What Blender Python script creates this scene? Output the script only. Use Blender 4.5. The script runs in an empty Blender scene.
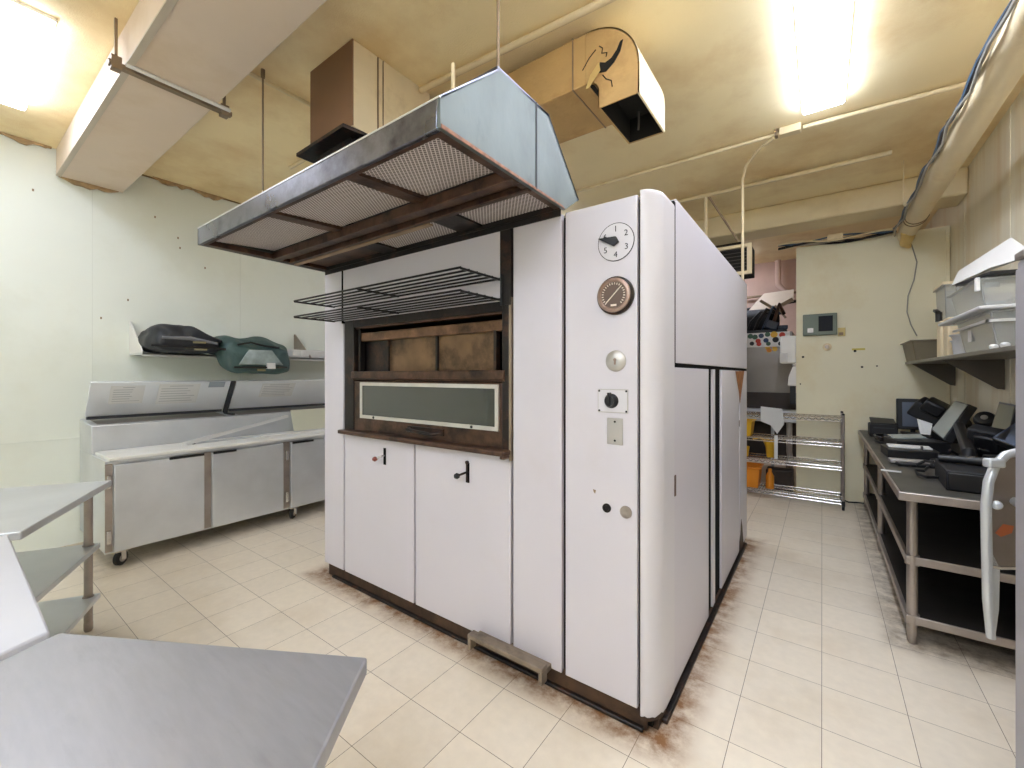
import bpy, bmesh, math, random
from mathutils import Vector, Matrix
R = random.Random(7)
PI = math.pi
C = bpy.context.scene.collection
SC = bpy.context.scene

# ------------------------------------------------------------------ camera model (photo 1024 x 768)
F, CX, CY, EYE = 425.0, 512.0, 375.0, 1.5
YAW = math.atan2(310, 425)
SN, CN = math.sin(YAW), math.cos(YAW)

def ray(x, y):
    u = (x - CX) / F
    return Vector((-SN + CN * u, CN + SN * u, (CY - y) / F))

def at_d(x, y, d):
    return Vector((0, 0, EYE)) + ray(x, y) * d

def at_z(x, y, z):
    r = ray(x, y)
    return at_d(x, y, (z - EYE) / r.z)

def at_x(x, y, X):
    return at_d(x, y, X / ray(x, y).x)

def at_y(x, y, Y):
    return at_d(x, y, Y / ray(x, y).y)

# ------------------------------------------------------------------ materials
def lin(v):
    v = v / 255.0
    return v / 12.92 if v <= 0.04045 else ((v + 0.055) / 1.055) ** 2.4

def rgb(c):
    return (lin(c[0]), lin(c[1]), lin(c[2]), 1.0)

MATS = {}

def mat(name, col, rough=0.5, metal=0.0, var=0.0, vscale=4.0, stretch=(1, 1, 1), dirt=None, damt=0.5,
        dscale=3.0, dth=0.55, bump=0.0, bscale=40.0, trans=0.0, emit=0.0, spec=0.5, coat=0.0, extra=None, rvar=0.0):
    m = bpy.data.materials.new(name)
    m.use_nodes = True
    nt = m.node_tree
    b = nt.nodes['Principled BSDF']
    b.inputs['Roughness'].default_value = rough
    b.inputs['Metallic'].default_value = metal
    b.inputs['Specular IOR Level'].default_value = spec
    b.inputs['Transmission Weight'].default_value = trans
    b.inputs['Coat Weight'].default_value = coat
    b.inputs['Base Color'].default_value = rgb(col)
    tc = nt.nodes.new('ShaderNodeTexCoord')
    mp = nt.nodes.new('ShaderNodeMapping')
    mp.inputs['Scale'].default_value = stretch
    nt.links.new(tc.outputs['Object'], mp.inputs['Vector'])
    cur = None
    c0 = rgb(col)
    if var > 0:
        n = nt.nodes.new('ShaderNodeTexNoise')
        n.inputs['Scale'].default_value = vscale
        n.inputs['Detail'].default_value = 5
        nt.links.new(mp.outputs[0], n.inputs['Vector'])
        r = nt.nodes.new('ShaderNodeValToRGB')
        r.color_ramp.elements[0].position = 0.3
        r.color_ramp.elements[1].position = 0.7
        r.color_ramp.elements[0].color = tuple(max(0, v * (1 - var)) for v in c0[:3]) + (1,)
        r.color_ramp.elements[1].color = tuple(min(1, v * (1 + var)) for v in c0[:3]) + (1,)
        nt.links.new(n.outputs['Fac'], r.inputs['Fac'])
        cur = r.outputs['Color']
        if rvar > 0:
            mr = nt.nodes.new('ShaderNodeMapRange')
            mr.inputs['To Min'].default_value = rough - rvar
            mr.inputs['To Max'].default_value = rough + rvar
            nt.links.new(n.outputs['Fac'], mr.inputs['Value'])
            nt.links.new(mr.outputs[0], b.inputs['Roughness'])
    if dirt is not None:
        n2 = nt.nodes.new('ShaderNodeTexNoise')
        n2.inputs['Scale'].default_value = dscale
        n2.inputs['Detail'].default_value = 8
        n2.inputs['Roughness'].default_value = 0.65
        nt.links.new(mp.outputs[0], n2.inputs['Vector'])
        r2 = nt.nodes.new('ShaderNodeValToRGB')
        r2.color_ramp.elements[0].position = dth
        r2.color_ramp.elements[1].position = min(1, dth + 0.2)
        r2.color_ramp.elements[0].color = (0, 0, 0, 1)
        r2.color_ramp.elements[1].color = (damt, damt, damt, 1)
        nt.links.new(n2.outputs['Fac'], r2.inputs['Fac'])
        mx = nt.nodes.new('ShaderNodeMixRGB')
        nt.links.new(r2.outputs['Color'], mx.inputs['Fac'])
        if cur is not None:
            nt.links.new(cur, mx.inputs['Color1'])
        else:
            mx.inputs['Color1'].default_value = c0
        mx.inputs['Color2'].default_value = rgb(dirt)
        cur = mx.outputs['Color']
    if extra:
        cur = extra(nt, tc, cur, c0)
    if cur is not None:
        nt.links.new(cur, b.inputs['Base Color'])
    if bump > 0:
        n3 = nt.nodes.new('ShaderNodeTexNoise')
        n3.inputs['Scale'].default_value = bscale
        n3.inputs['Detail'].default_value = 4
        nt.links.new(mp.outputs[0], n3.inputs['Vector'])
        bp = nt.nodes.new('ShaderNodeBump')
        bp.inputs['Strength'].default_value = bump
        bp.inputs['Distance'].default_value = 0.01
        nt.links.new(n3.outputs['Fac'], bp.inputs['Height'])
        nt.links.new(bp.outputs[0], b.inputs['Normal'])
    if emit > 0:
        b.inputs['Emission Color'].default_value = rgb(col)
        b.inputs['Emission Strength'].default_value = emit
    MATS[name] = m
    return m

def mnode(nt, op, a, b=None):
    n = nt.nodes.new('ShaderNodeMath')
    n.operation = op
    for i, v in enumerate((a, b)):
        if v is None:
            continue
        if isinstance(v, (int, float)):
            n.inputs[i].default_value = v
        else:
            nt.links.new(v, n.inputs[i])
    return n.outputs[0]

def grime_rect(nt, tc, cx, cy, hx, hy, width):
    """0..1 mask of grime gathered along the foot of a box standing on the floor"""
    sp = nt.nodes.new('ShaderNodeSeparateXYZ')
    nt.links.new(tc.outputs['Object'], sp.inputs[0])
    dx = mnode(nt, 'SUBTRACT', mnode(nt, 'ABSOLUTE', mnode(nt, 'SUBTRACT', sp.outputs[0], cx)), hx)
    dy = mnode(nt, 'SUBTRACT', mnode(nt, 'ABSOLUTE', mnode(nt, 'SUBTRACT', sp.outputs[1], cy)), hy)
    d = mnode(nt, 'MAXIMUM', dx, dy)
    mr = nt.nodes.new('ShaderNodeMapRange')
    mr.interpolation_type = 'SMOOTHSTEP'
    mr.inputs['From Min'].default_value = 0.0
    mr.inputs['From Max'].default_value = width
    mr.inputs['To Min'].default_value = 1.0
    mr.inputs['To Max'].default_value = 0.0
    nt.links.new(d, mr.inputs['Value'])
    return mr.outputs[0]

def floor_extra(nt, tc, cur, c0):
    mp = nt.nodes.new('ShaderNodeMapping')
    mp.inputs['Location'].default_value = (0.0, -0.085 + 0.307 * 40, 0)
    nt.links.new(tc.outputs['Object'], mp.inputs['Vector'])
    mp.inputs['Location'].default_value = (0.307 * 40 + 0.001, -0.085 + 0.307 * 40, 0)
    br = nt.nodes.new('ShaderNodeTexBrick')
    br.offset = 0.0
    br.inputs['Scale'].default_value = 1.0
    br.inputs['Brick Width'].default_value = 0.307
    br.inputs['Row Height'].default_value = 0.307
    br.inputs['Mortar Size'].default_value = 0.0013
    br.inputs['Mortar Smooth'].default_value = 0.2
    br.inputs['Color1'].default_value = (0.93, 0.93, 0.93, 1)
    br.inputs['Color2'].default_value = (1, 1, 1, 1)
    br.inputs['Mortar'].default_value = (0.20, 0.16, 0.13, 1)
    nt.links.new(mp.outputs[0], br.inputs['Vector'])
    mul = nt.nodes.new('ShaderNodeMixRGB')
    mul.blend_type = 'MULTIPLY'
    mul.inputs['Fac'].default_value = 1
    nt.links.new(cur, mul.inputs['Color1'])
    nt.links.new(br.outputs['Color'], mul.inputs['Color2'])
    n = nt.nodes.new('ShaderNodeTexNoise')
    n.inputs['Scale'].default_value = 11
    n.inputs['Detail'].default_value = 8
    n.inputs['Roughness'].default_value = 0.7
    nt.links.new(tc.outputs['Object'], n.inputs['Vector'])
    rp = nt.nodes.new('ShaderNodeValToRGB')
    rp.color_ramp.elements[0].position = 0.36
    rp.color_ramp.elements[1].position = 0.62
    nt.links.new(n.outputs['Fac'], rp.inputs['Fac'])
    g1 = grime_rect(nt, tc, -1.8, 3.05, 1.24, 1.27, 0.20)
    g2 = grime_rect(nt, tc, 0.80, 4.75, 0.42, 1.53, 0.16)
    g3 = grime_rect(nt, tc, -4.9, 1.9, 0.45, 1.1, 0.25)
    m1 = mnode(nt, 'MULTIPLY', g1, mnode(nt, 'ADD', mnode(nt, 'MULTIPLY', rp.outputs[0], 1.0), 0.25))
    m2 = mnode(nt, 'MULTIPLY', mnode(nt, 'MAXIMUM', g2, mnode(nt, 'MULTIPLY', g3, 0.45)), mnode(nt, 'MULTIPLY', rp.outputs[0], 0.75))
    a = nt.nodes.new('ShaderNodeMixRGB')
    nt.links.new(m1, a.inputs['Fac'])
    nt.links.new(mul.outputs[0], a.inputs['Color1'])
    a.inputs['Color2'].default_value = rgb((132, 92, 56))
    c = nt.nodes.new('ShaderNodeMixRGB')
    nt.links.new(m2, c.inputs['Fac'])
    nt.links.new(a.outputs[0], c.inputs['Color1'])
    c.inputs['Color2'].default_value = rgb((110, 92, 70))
    return c.outputs[0]

def mesh_extra(nt, tc, cur, c0):
    """expanded-metal weave: crossed diagonal strands"""
    sp = nt.nodes.new('ShaderNodeSeparateXYZ')
    nt.links.new(tc.outputs['Object'], sp.inputs[0])
    k = 2 * PI / 0.019
    u = mnode(nt, 'ADD', mnode(nt, 'MULTIPLY', sp.outputs[0], k), mnode(nt, 'MULTIPLY', sp.outputs[1], k * 0.8))
    v = mnode(nt, 'SUBTRACT', mnode(nt, 'MULTIPLY', sp.outputs[0], k), mnode(nt, 'MULTIPLY', sp.outputs[1], k * 0.8))
    w = mnode(nt, 'MAXIMUM', mnode(nt, 'SINE', u), mnode(nt, 'SINE', v))
    rp = nt.nodes.new('ShaderNodeValToRGB')
    rp.color_ramp.elements[0].position = 0.45
    rp.color_ramp.elements[1].position = 0.8
    rp.color_ramp.elements[0].color = rgb((96, 84, 78))
    rp.color_ramp.elements[1].color = c0
    nt.links.new(w, rp.inputs['Fac'])
    return rp.outputs[0]

STEEL = mat('brushed_steel', (206, 209, 212), 0.38, 0.5, var=0.10, vscale=3, stretch=(1, 1, 1), rvar=0.08)
LIDM = mat('pale_lid_steel', (222, 226, 230), 0.4, 0.3, var=0.06, vscale=3)
STEELD = mat('worn_steel', (170, 161, 154), 0.42, 0.85, var=0.2, vscale=6, dirt=(96, 84, 70), damt=0.5, rvar=0.08)
TABLETOP = mat('scuffed_worktop_steel', (168, 168, 172), 0.42, 0.6, var=0.05, vscale=3, stretch=(4, 22, 1), dirt=(128, 128, 130), damt=0.25, dscale=1.2, dth=0.56, rvar=0.08)
DARKTOP = mat('grimy_dark_worktop', (96, 94, 88), 0.45, 0.55, var=0.25, vscale=5, dirt=(50, 46, 42), damt=0.6)
SHELFSHADE = mat('shade_dark_shelf', (46, 42, 38), 0.55, 0.3, var=0.3, vscale=5)  # shade under the electronics table put into the shelf colour
CHROME = mat('chrome_wire', (205, 203, 200), 0.22, 0.95, var=0.1, vscale=20)
HOODSTEEL = mat('smoked_hood_steel', (120, 121, 130), 0.30, 0.9, var=0.35, vscale=3.2, dirt=(44, 42, 48), damt=0.8, dscale=3.0, dth=0.47, rvar=0.1)
HOODEND = mat('dull_galvanised_sheet', (102, 109, 106), 0.5, 0.5, var=0.22, vscale=4, stretch=(1, 1, .6), dirt=(62, 68, 70), damt=0.6, dscale=5, dth=0.55, bump=0.05)
RUST = mat('greasy_brown_steel', (88, 64, 50), 0.42, 0.4, var=0.4, vscale=9, dirt=(26, 20, 17), damt=0.9, dscale=7, dth=0.47, bump=0.15)
SOOTSHADE = mat('soot_and_shade_steel', (32, 27, 25), 0.45, 0.3, var=0.4, vscale=6, dirt=(92, 58, 40), damt=0.7, dscale=9, dth=0.53, bump=0.15)  # soot on the oven; also carries the shade of the flue flange
TAN = mat('baked_brown_plate', (118, 92, 66), 0.45, 0.4, var=0.35, vscale=6, dirt=(40, 28, 20), damt=0.9, dscale=4.5, dth=0.46)
FILTER = mat('expanded_metal_filter', (226, 218, 214), 0.45, 0.1, extra=mesh_extra)
ENAMEL = mat('white_enamel', (204, 200, 208), 0.32, 0, var=0.02, vscale=1.5, dirt=(196, 188, 184), damt=0.3, dscale=1.7, dth=0.56, spec=0.5)
ENAMELB = mat('white_enamel_with_worn_foot', (208, 205, 210), 0.30, 0, var=0.02, vscale=1.5)
GAP = mat('black_gap', (10, 10, 10), 0.8, spec=.1)
KICK = mat('grimy_kick_strip', (74, 54, 40), 0.6, 0.2, var=0.4, vscale=9, dirt=(30, 24, 20), damt=0.8, dscale=8, dth=0.5)
BLACK = mat('black_plastic', (18, 18, 20), 0.42, 0, var=0.15, vscale=12)
BLACKM = mat('matt_black_plastic', (25, 25, 27), 0.6, 0, var=0.15, vscale=9)
BLACKW = mat('black_wire', (24, 23, 23), 0.4, 0.4)
RUBBER = mat('black_rubber', (38, 37, 36), 0.7)
WHITEP = mat('white_plastic', (228, 226, 222), 0.4, 0, var=0.03, vscale=5)
BOARD = mat('white_cutting_board', (228, 228, 225), 0.5, 0, var=0.04, vscale=5, dirt=(196, 188, 170), damt=0.4)
PAPER = mat('paper', (214, 215, 214), 0.8)
INK = mat('grey_ink', (120, 120, 124), 0.8)
TAPE = mat('thin_grey_print', (168, 170, 172), 0.8)
GASKET = mat('dark_gasket', (52, 54, 58), 0.6)
WALLL = mat('pale_green_white_wall', (226, 231, 222), 0.55, 0, var=0.025, vscale=1.2, dirt=(204, 205, 186), damt=0.3, dscale=1.3, dth=0.52)
WALLB = mat('stained_cream_wall', (234, 227, 198), 0.5, 0, var=0.05, vscale=1.0, dirt=(214, 192, 138), damt=0.5, dscale=1.1, dth=0.5)
WALLR = mat('tan_stained_wall', (232, 224, 200), 0.55, 0, var=0.06, vscale=1.0, stretch=(1, 3, .35), dirt=(206, 178, 128), damt=0.55, dscale=1.1, dth=0.48)
PINK = mat('pinkish_masonry', (204, 172, 156), 0.8, 0, var=0.12, vscale=2)
CEIL = mat('yellowed_ceiling', (248, 230, 186), 0.8, 0, var=0.07, vscale=0.9, dirt=(214, 178, 118), damt=0.6, dscale=1.0, dth=0.46, bump=0.25, bscale=120)
CREAM = mat('cream_painted_duct', (230, 214, 176), 0.6, 0, var=0.05, vscale=1.5, dirt=(186, 160, 112), damt=0.4, dscale=1.6, dth=0.52)
DUCTP = mat('pinkish_cream_duct', (222, 204, 184), 0.6, 0, var=0.04, vscale=1.5, dirt=(196, 170, 132), damt=0.4, dscale=1.4, dth=0.5)
FLUE = mat('flue_sheet', (224, 208, 172), 0.5, 0.1, var=0.10, vscale=2.0, dirt=(120, 86, 56), damt=0.5, dscale=2.0, dth=0.52)
OCHRE = mat('ochre_duct_wrap', (200, 164, 108), 0.65, 0, var=0.12, vscale=3, dirt=(150, 104, 52), damt=0.5, dscale=3.5, dth=0.52, bump=0.2)
PIPEC = mat('cream_pipe', (226, 208, 170), 0.5, 0, var=0.05, vscale=3, dirt=(180, 146, 92), damt=0.5, dscale=3)
BRACKET = mat('brown_angle_iron', (142, 122, 98), 0.55, 0.3, var=0.15, vscale=6)
GLASS = mat('oven_door_glass', (30, 32, 31), 0.06, 0.0, var=0.1, vscale=2, spec=1.0, coat=0.6)
FRAMEW = mat('aluminium_trim', (206, 202, 196), 0.4, 0.5, var=0.06, vscale=8)
BRASS = mat('brassy_dial_rim', (158, 134, 122), 0.38, 0.6, var=0.15, vscale=30)
DIALF = mat('brown_dial_face', (96, 78, 68), 0.5)
SILVER = mat('silver_plate', (186, 182, 178), 0.38, 0.6, var=0.05, vscale=9)
MARK = mat('pale_marking', (226, 214, 200), 0.6)
NUM = mat('black_print', (34, 34, 36), 0.6)
REDK = mat('red_bakelite', (120, 44, 30), 0.35)
LENS = mat('lamp_lens', (225, 235, 255), 0.5, emit=11.5)
LENSD = mat('dimmed_lamp_lens', (228, 236, 255), 0.5, emit=7.5)  # same lens dimmed so the pale wall does not overexpose
LAMPB = mat('lamp_housing', (235, 232, 226), 0.5)
FLOOR = mat('cream_floor_tile', (232, 221, 203), 0.38, 0, var=0.035, vscale=22, dirt=(206, 188, 160), damt=0.45, dscale=1.6, dth=0.5, extra=floor_extra)
CLEAR = mat('cloudy_clear_plastic', (242, 244, 242), 0.2, 0, trans=0.75, var=0.03, vscale=4)
CLEARL = mat('frosted_lid_plastic', (232, 232, 230), 0.4, 0, trans=0.35, var=0.02, vscale=4)
YCLEAR = mat('yellowed_clear_sheet', (232, 232, 210), 0.3, 0, trans=0.35)
TUBG = mat('grey_brown_tub', (122, 112, 90), 0.5, 0, var=0.08, vscale=5)
BEIGE = mat('beige_plastic', (222, 204, 168), 0.5, 0, var=0.03, vscale=5)
BAGB = mat('black_nylon', (40, 42, 46), 0.55, 0, var=0.25, vscale=6, bump=0.4, bscale=25)
BAGG = mat('dark_green_nylon', (58, 82, 80), 0.55, 0, var=0.22, vscale=6, bump=0.4, bscale=25)
BAGS = mat('silvery_clear_pocket', (150, 162, 158), 0.25, 0.3, var=0.3, vscale=9, bump=0.6, bscale=20)
GREYW = mat('grey_strip_fabric', (110, 112, 116), 0.5)
SCREEN = mat('pale_dead_screen', (150, 156, 152), 0.25, 0, var=0.05, vscale=3)
SCREENB = mat('bluish_dead_screen', (104, 112, 128), 0.22, 0, var=0.08, vscale=3)
GREYCAB = mat('grey_painted_metal', (166, 164, 170), 0.45, 0.1, var=0.03, vscale=2)
PANELG = mat('grey_green_panel', (104, 114, 102), 0.5, 0.1, var=0.05, vscale=6)
GREYSS = mat('dull_machine_steel', (150, 144, 138), 0.45, 0.7, var=0.12, vscale=2)
DARKBR = mat('dark_brown_panel', (62, 52, 46), 0.6, 0, var=0.2, vscale=3)
YEL = mat('yellow_plastic', (226, 176, 38), 0.45)
ORA = mat('orange_plastic', (226, 140, 30), 0.5)
RED = mat('red_print', (190, 60, 44), 0.6)
GRN = mat('green_print', (70, 100, 80), 0.6)
BLU = mat('blue_print', (50, 70, 100), 0.6)
ORANGE_REFL = mat('painted_orange_reflection', (196, 110, 70), 0.4, 0.5)
WIREB = mat('blue_cable', (70, 96, 120), 0.5)
BLUDK = mat('dark_blue_casing', (34, 44, 62), .5)
WIREG = mat('grey_cable', (150, 146, 136), 0.6)
TORN = mat('torn_wrap_edge', (216, 186, 120), 0.7, var=0.1)
HOLE = mat('dark_cavity', (30, 26, 20), 0.9)

# ------------------------------------------------------------------ mesh builder
class MB:
    def __init__(self):
        self.bm = bmesh.new()

    def box(self, a, b):
        x0, y0, z0 = [min(a[i], b[i]) for i in range(3)]
        x1, y1, z1 = [max(a[i], b[i]) for i in range(3)]
        v = [self.bm.verts.new(p) for p in ((x0, y0, z0), (x1, y0, z0), (x1, y1, z0), (x0, y1, z0), (x0, y0, z1), (x1, y0, z1), (x1, y1, z1), (x0, y1, z1))]
        for f in ((0, 3, 2, 1), (4, 5, 6, 7), (0, 1, 5, 4), (1, 2, 6, 5), (2, 3, 7, 6), (3, 0, 4, 7)):
            self.bm.faces.new([v[i] for i in f])
        return self

    def obox(self, c, size, rot=(0, 0, 0)):
        """box of a size, turned by XYZ euler degrees, centred on c"""
        m = MB()
        m.box([-s / 2 for s in size], [s / 2 for s in size])
        from mathutils import Euler
        m.xf(Matrix.Translation(Vector(c)) @ Euler([math.radians(r) for r in rot]).to_matrix().to_4x4())
        return self.add(m)

    def add(self, m):
        mp = {}
        for v in m.bm.verts:
            mp[v] = self.bm.verts.new(v.co)
        for f in m.bm.faces:
            try:
                self.bm.faces.new([mp[v] for v in f.verts])
            except ValueError:
                pass
        m.bm.free()
        return self

    def xf(self, M):
        bmesh.ops.transform(self.bm, matrix=M, verts=self.bm.verts[:])
        return self

    def prism(self, pts, off):
        pts = [Vector(p) for p in pts]
        off = Vector(off)
        a = [self.bm.verts.new(p) for p in pts]
        b = [self.bm.verts.new(p + off) for p in pts]
        n = len(pts)
        self.bm.faces.new(a[::-1])
        self.bm.faces.new(b)
        for i in range(n):
            self.bm.faces.new((a[i], a[(i + 1) % n], b[(i + 1) % n], b[i]))
        return self

    def loft(self, rings, closed=True, caps=True):
        vs = [[self.bm.verts.new(p) for p in r] for r in rings]
        n = len(rings[0])
        for i in range(len(vs) - 1):
            for j in range(n if closed else n - 1):
                k = (j + 1) % n
                self.bm.faces.new((vs[i][j], vs[i][k], vs[i + 1][k], vs[i + 1][j]))
        if caps and closed:
            self.bm.faces.new(vs[0][::-1])
            self.bm.faces.new(vs[-1])
        return self

    def tube(self, pts, r, n=8, closed=False):
        pts = [Vector(p) for p in pts]
        rr = r if isinstance(r, (list, tuple)) else [r] * len(pts)
        rings = []
        prev = None
        for i, p in enumerate(pts):
            if closed:
                t = pts[(i + 1) % len(pts)] - pts[i - 1]
            elif i == 0:
                t = pts[1] - p
            elif i == len(pts) - 1:
                t = p - pts[i - 1]
            else:
                t = (pts[i + 1] - p).normalized() + (p - pts[i - 1]).normalized()
            t = t.normalized()
            if prev is None:
                up = Vector((0, 0, 1)) if abs(t.z) < 0.9 else Vector((1, 0, 0))
                u = t.cross(up).normalized()
            else:
                u = (prev - t * prev.dot(t)).normalized()
            prev = u
            w = t.cross(u).normalized()
            rings.append([p + (u * math.cos(2 * PI * k / n) + w * math.sin(2 * PI * k / n)) * rr[i] for k in range(n)])
        if closed:
            rings.append(rings[0])
            return self.loft(rings, caps=False)
        return self.loft(rings)

    def cyl(self, p, q, r, n=20):
        return self.tube([p, q], r, n)

    def lathe(self, prof, o, axis=(0, 0, 1), n=24):
        """prof: (radius, height) pairs along an axis from o"""
        o = Vector(o)
        ax = Vector(axis).normalized()
        up = Vector((0, 0, 1)) if abs(ax.z) < 0.9 else Vector((1, 0, 0))
        u = ax.cross(up).normalized()
        w = ax.cross(u)
        rings = [[o + ax * h + (u * math.cos(2 * PI * k / n) + w * math.sin(2 * PI * k / n)) * max(r, 1e-4) for k in range(n)] for r, h in prof]
        return self.loft(rings)

    def text(self, s, size, M, depth=0.0008):
        cu = bpy.data.curves.new('t', 'FONT')
        cu.body = s
        cu.size = size
        cu.align_x = 'CENTER'
        cu.align_y = 'CENTER'
        cu.extrude = depth
        o = bpy.data.objects.new('t', cu)
        C.objects.link(o)
        bpy.context.view_layer.update()
        me = o.evaluated_get(bpy.context.evaluated_depsgraph_get()).to_mesh()
        b = bmesh.new()
        b.from_mesh(me)
        bmesh.ops.transform(b, matrix=M, verts=b.verts[:])
        m = MB()
        m.bm.free()
        m.bm = b
        self.add(m)
        bpy.data.objects.remove(o)
        bpy.data.curves.remove(cu)
        return self

ORG = {}

def link(name, mb, m, org=(0, 0, 0), parent=None, bev=0.0, smooth=True, seg=2, sub=0):
    bm = mb.bm
    bmesh.ops.transform(bm, matrix=Matrix.Translation(-Vector(org)), verts=bm.verts[:])
    bmesh.ops.recalc_face_normals(bm, faces=bm.faces[:])
    me = bpy.data.meshes.new(name)
    bm.to_mesh(me)
    bm.free()
    for mm in (m if isinstance(m, (list, tuple)) else [m]):
        me.materials.append(mm)
    if smooth:
        for p in me.polygons:
            p.use_smooth = True
        me.set_sharp_from_angle(angle=math.radians(38))
    o = bpy.data.objects.new(name, me)
    C.objects.link(o)
    if parent is not None:
        o.parent = parent
    if bev > 0:
        b = o.modifiers.new('b', 'BEVEL')
        b.width = bev
        b.segments = seg
        b.limit_method = 'ANGLE'
        b.angle_limit = math.radians(40)
    if sub:
        s = o.modifiers.new('s', 'SUBSURF')
        s.levels = s.render_levels = sub
    return o

def thing(name, label, cat, loc, group=None):
    o = bpy.data.objects.new(name, None)
    o.empty_display_size = 0.1
    C.objects.link(o)
    o.location = loc
    o['label'] = label
    o['category'] = cat
    if group:
        o['group'] = group
    ORG[o] = Vector(loc)
    return o

def part(name, mb, m, par, label=None, **k):
    o = link(name, mb, m, ORG[par], par, **k)
    ORG[o] = ORG[par]
    if label:
        o['label'] = label
    return o

def solo(name, label, cat, mb, m, loc, group=None, **k):
    o = link(name, mb, m, loc, None, **k)
    o.location = loc
    o['label'] = label
    o['category'] = cat
    if group:
        o['group'] = group
    ORG[o] = Vector(loc)
    return o

def struct(name, mb, m, par=None, **k):
    o = link(name, mb, m, (0, 0, 0), par, **k)
    ORG[o] = Vector((0, 0, 0))
    if par is None:
        o['kind'] = 'structure'
    return o

# ------------------------------------------------------------------ the setting
XL, XR, YB, YFAR, YN, ZC = -5.37, 1.11, 6.43, 8.6, -3.0, 3.46
struct('floor', MB().box((XL - .1, YN - .1, -0.08), (XR + .1, YFAR + .1, 0)), FLOOR, smooth=False)
struct('ceiling', MB().box((XL - .1, YN - .1, ZC), (XR + .1, YFAR + .1, ZC + .1)), CEIL, smooth=False)
wl = MB().box((XL - .1, YN - .1, 0), (XL, YFAR + .1, ZC))
w_left = struct('wall_left', wl, WALLL, smooth=False)
sm = MB().box((XL, -2.9, 0.932), (XL + .004, 8.5, 0.944))
for yy in (-1.57, -.35, .872, 2.09, 3.31, 4.53):
    sm.box((XL, yy, .944), (XL + .0025, yy + .006, ZC - .002))
struct('trim_1', sm, mat('wall_seam', (218, 223, 214), .6), smooth=False)
struct('wall_right', MB().box((XR, YN - .1, 0), (XR + .1, YFAR + .1, ZC)), WALLR, smooth=False)
rs = MB()
for yy in (2.2, 3.42, 4.64, 5.86):
    rs.box((XR - .004, yy, 0), (XR, yy + .03, ZC - .01))
struct('trim_2', rs, WALLR, smooth=False)
struct('wall_front', MB().box((XL - .1, YN - .1, 0), (XR + .1, YN, ZC)), WALLL, smooth=False)
struct('wall_far', MB().box((XL - .1, YFAR, 0), (XR + .1, YFAR + .1, ZC)), PINK, smooth=False)
bk = struct('wall_back', MB().box((-.254, YB, 0), (XR - .002, YB + .12, 3.10)), WALLB, bev=.004, smooth=False)
# overhead beam across the back
struct('ceiling_beam', MB().box((XL + .01, 5.72, 3.20), (XR - .002, 6.12, ZC - .002)), CREAM, bev=.02)
# trim of the cooler wall: edge strip and seams
tr = MB().box((-.262, YB - .006, 0.0), (-.225, YB + .0, 3.104)).box((-.08, YB - .003, 0), (-.072, YB, 3.09)).box((.40, YB - .003, 0.0), (XR - .01, YB, .92)).box((1.07, YB - .012, .95), (1.1, YB, 3.06))
struct('trim_3', tr, WALLB, smooth=False)
# dark brown panel left of the opening
solo('machine_side_panel', 'dark brown tall panel in the back opening just behind the white oven', 'panel',
     MB().box((-2.4, 6.45, 0), (-.86, 6.6, 3.32)), DARKBR, (-1.18, 6.52, 0), bev=.004)
nh = MB()
for px, py in ((33, 190), (101, 318), (155, 217), (178, 238), (180, 248), (205, 268), (128, 300), (90, 391)):
    p = at_x(px, py, XL)
    nh.obox((XL + .0012, p.y, p.z), (.0024, .012, .02), (0, 0, 0))
struct('wall_mark', nh, BRACKET, par=w_left, smooth=False)
# peeling paint where ceiling meets the pale wall
fl = MB()
R.seed(3)
for y0, y1, zz in ((.33, .62, ZC), (.66, 1.05, 3.225), (1.3, 1.62, ZC), (1.62, 1.95, ZC)):
    n = 9
    pts = []
    for i in range(n):
        t = i / (n - 1)
        pts.append((XL + .012, y0 + (y1 - y0) * t, zz - .004 - (.06 * math.sin(PI * t) * (.3 + .7 * R.random()))))
    pts += [(XL + .012, y1, zz - .001), (XL + .012, y0, zz - .001)]
    fl.prism(pts, (.012 + .02 * R.random(), 0, 0))
struct('trim_4', fl, mat('peeling_paint', (178, 150, 112), .8, var=.3, vscale=14), smooth=False)
st = MB().box((XL, -2.8, ZC - .012), (XL + .015, .62, ZC - .001)).box((XL, 1.1, ZC - .012), (XL + .015, 5.6, ZC - .001))
struct('trim_5', st, mat('stained_joint', (150, 124, 84), .8, var=.4, vscale=10), smooth=False)

# ------------------------------------------------------------------ ceiling lights
def ceiling_light(label, x0, x1, y0, y1, lens=None):
    t = thing('ceiling_light', label, 'light', ((x0 + x1) / 2, (y0 + y1) / 2, ZC), 'fluorescent ceiling lights')
    part('housing', MB().box((x0 - .004, y0 - .004, ZC - .022), (x1 + .004, y1 + .004, ZC)), LAMPB, t, bev=.003)
    part('lens', MB().box((x0, y0, ZC - .06), (x1, y1, ZC - .022)), lens or LENS, t, label='glowing white wraparound lens', bev=.015)
    return t
ceiling_light('long fluorescent ceiling light above the aisle beside the white oven', -.115, .13, 1.36, 3.78)
ceiling_light('fluorescent ceiling light beside the boxed duct at the pale wall', -4.65, -3.4, .14, .41, LENSD)
ceiling_light('added unseen fluorescent ceiling light behind the viewer over the front tables', -1.9, -.65, -1.95, -1.7)  # added lamp out of view, brightens the oven front
ceiling_light('added unseen fluorescent ceiling light in the front corner near the tan wall', -.4, .85, -2.6, -2.35)  # added lamp out of view, lifts the overall brightness
ceiling_light('added unseen fluorescent ceiling light hidden behind the oven and its hood', -3.8, -2.55, 4.7, 4.95)  # lamp added out of sight to brighten the rear
ceiling_light('added unseen fluorescent ceiling light in the room beyond the back opening', -2.3, -1.05, 7.5, 7.75)  # lamp added out of sight to brighten the far room
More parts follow.
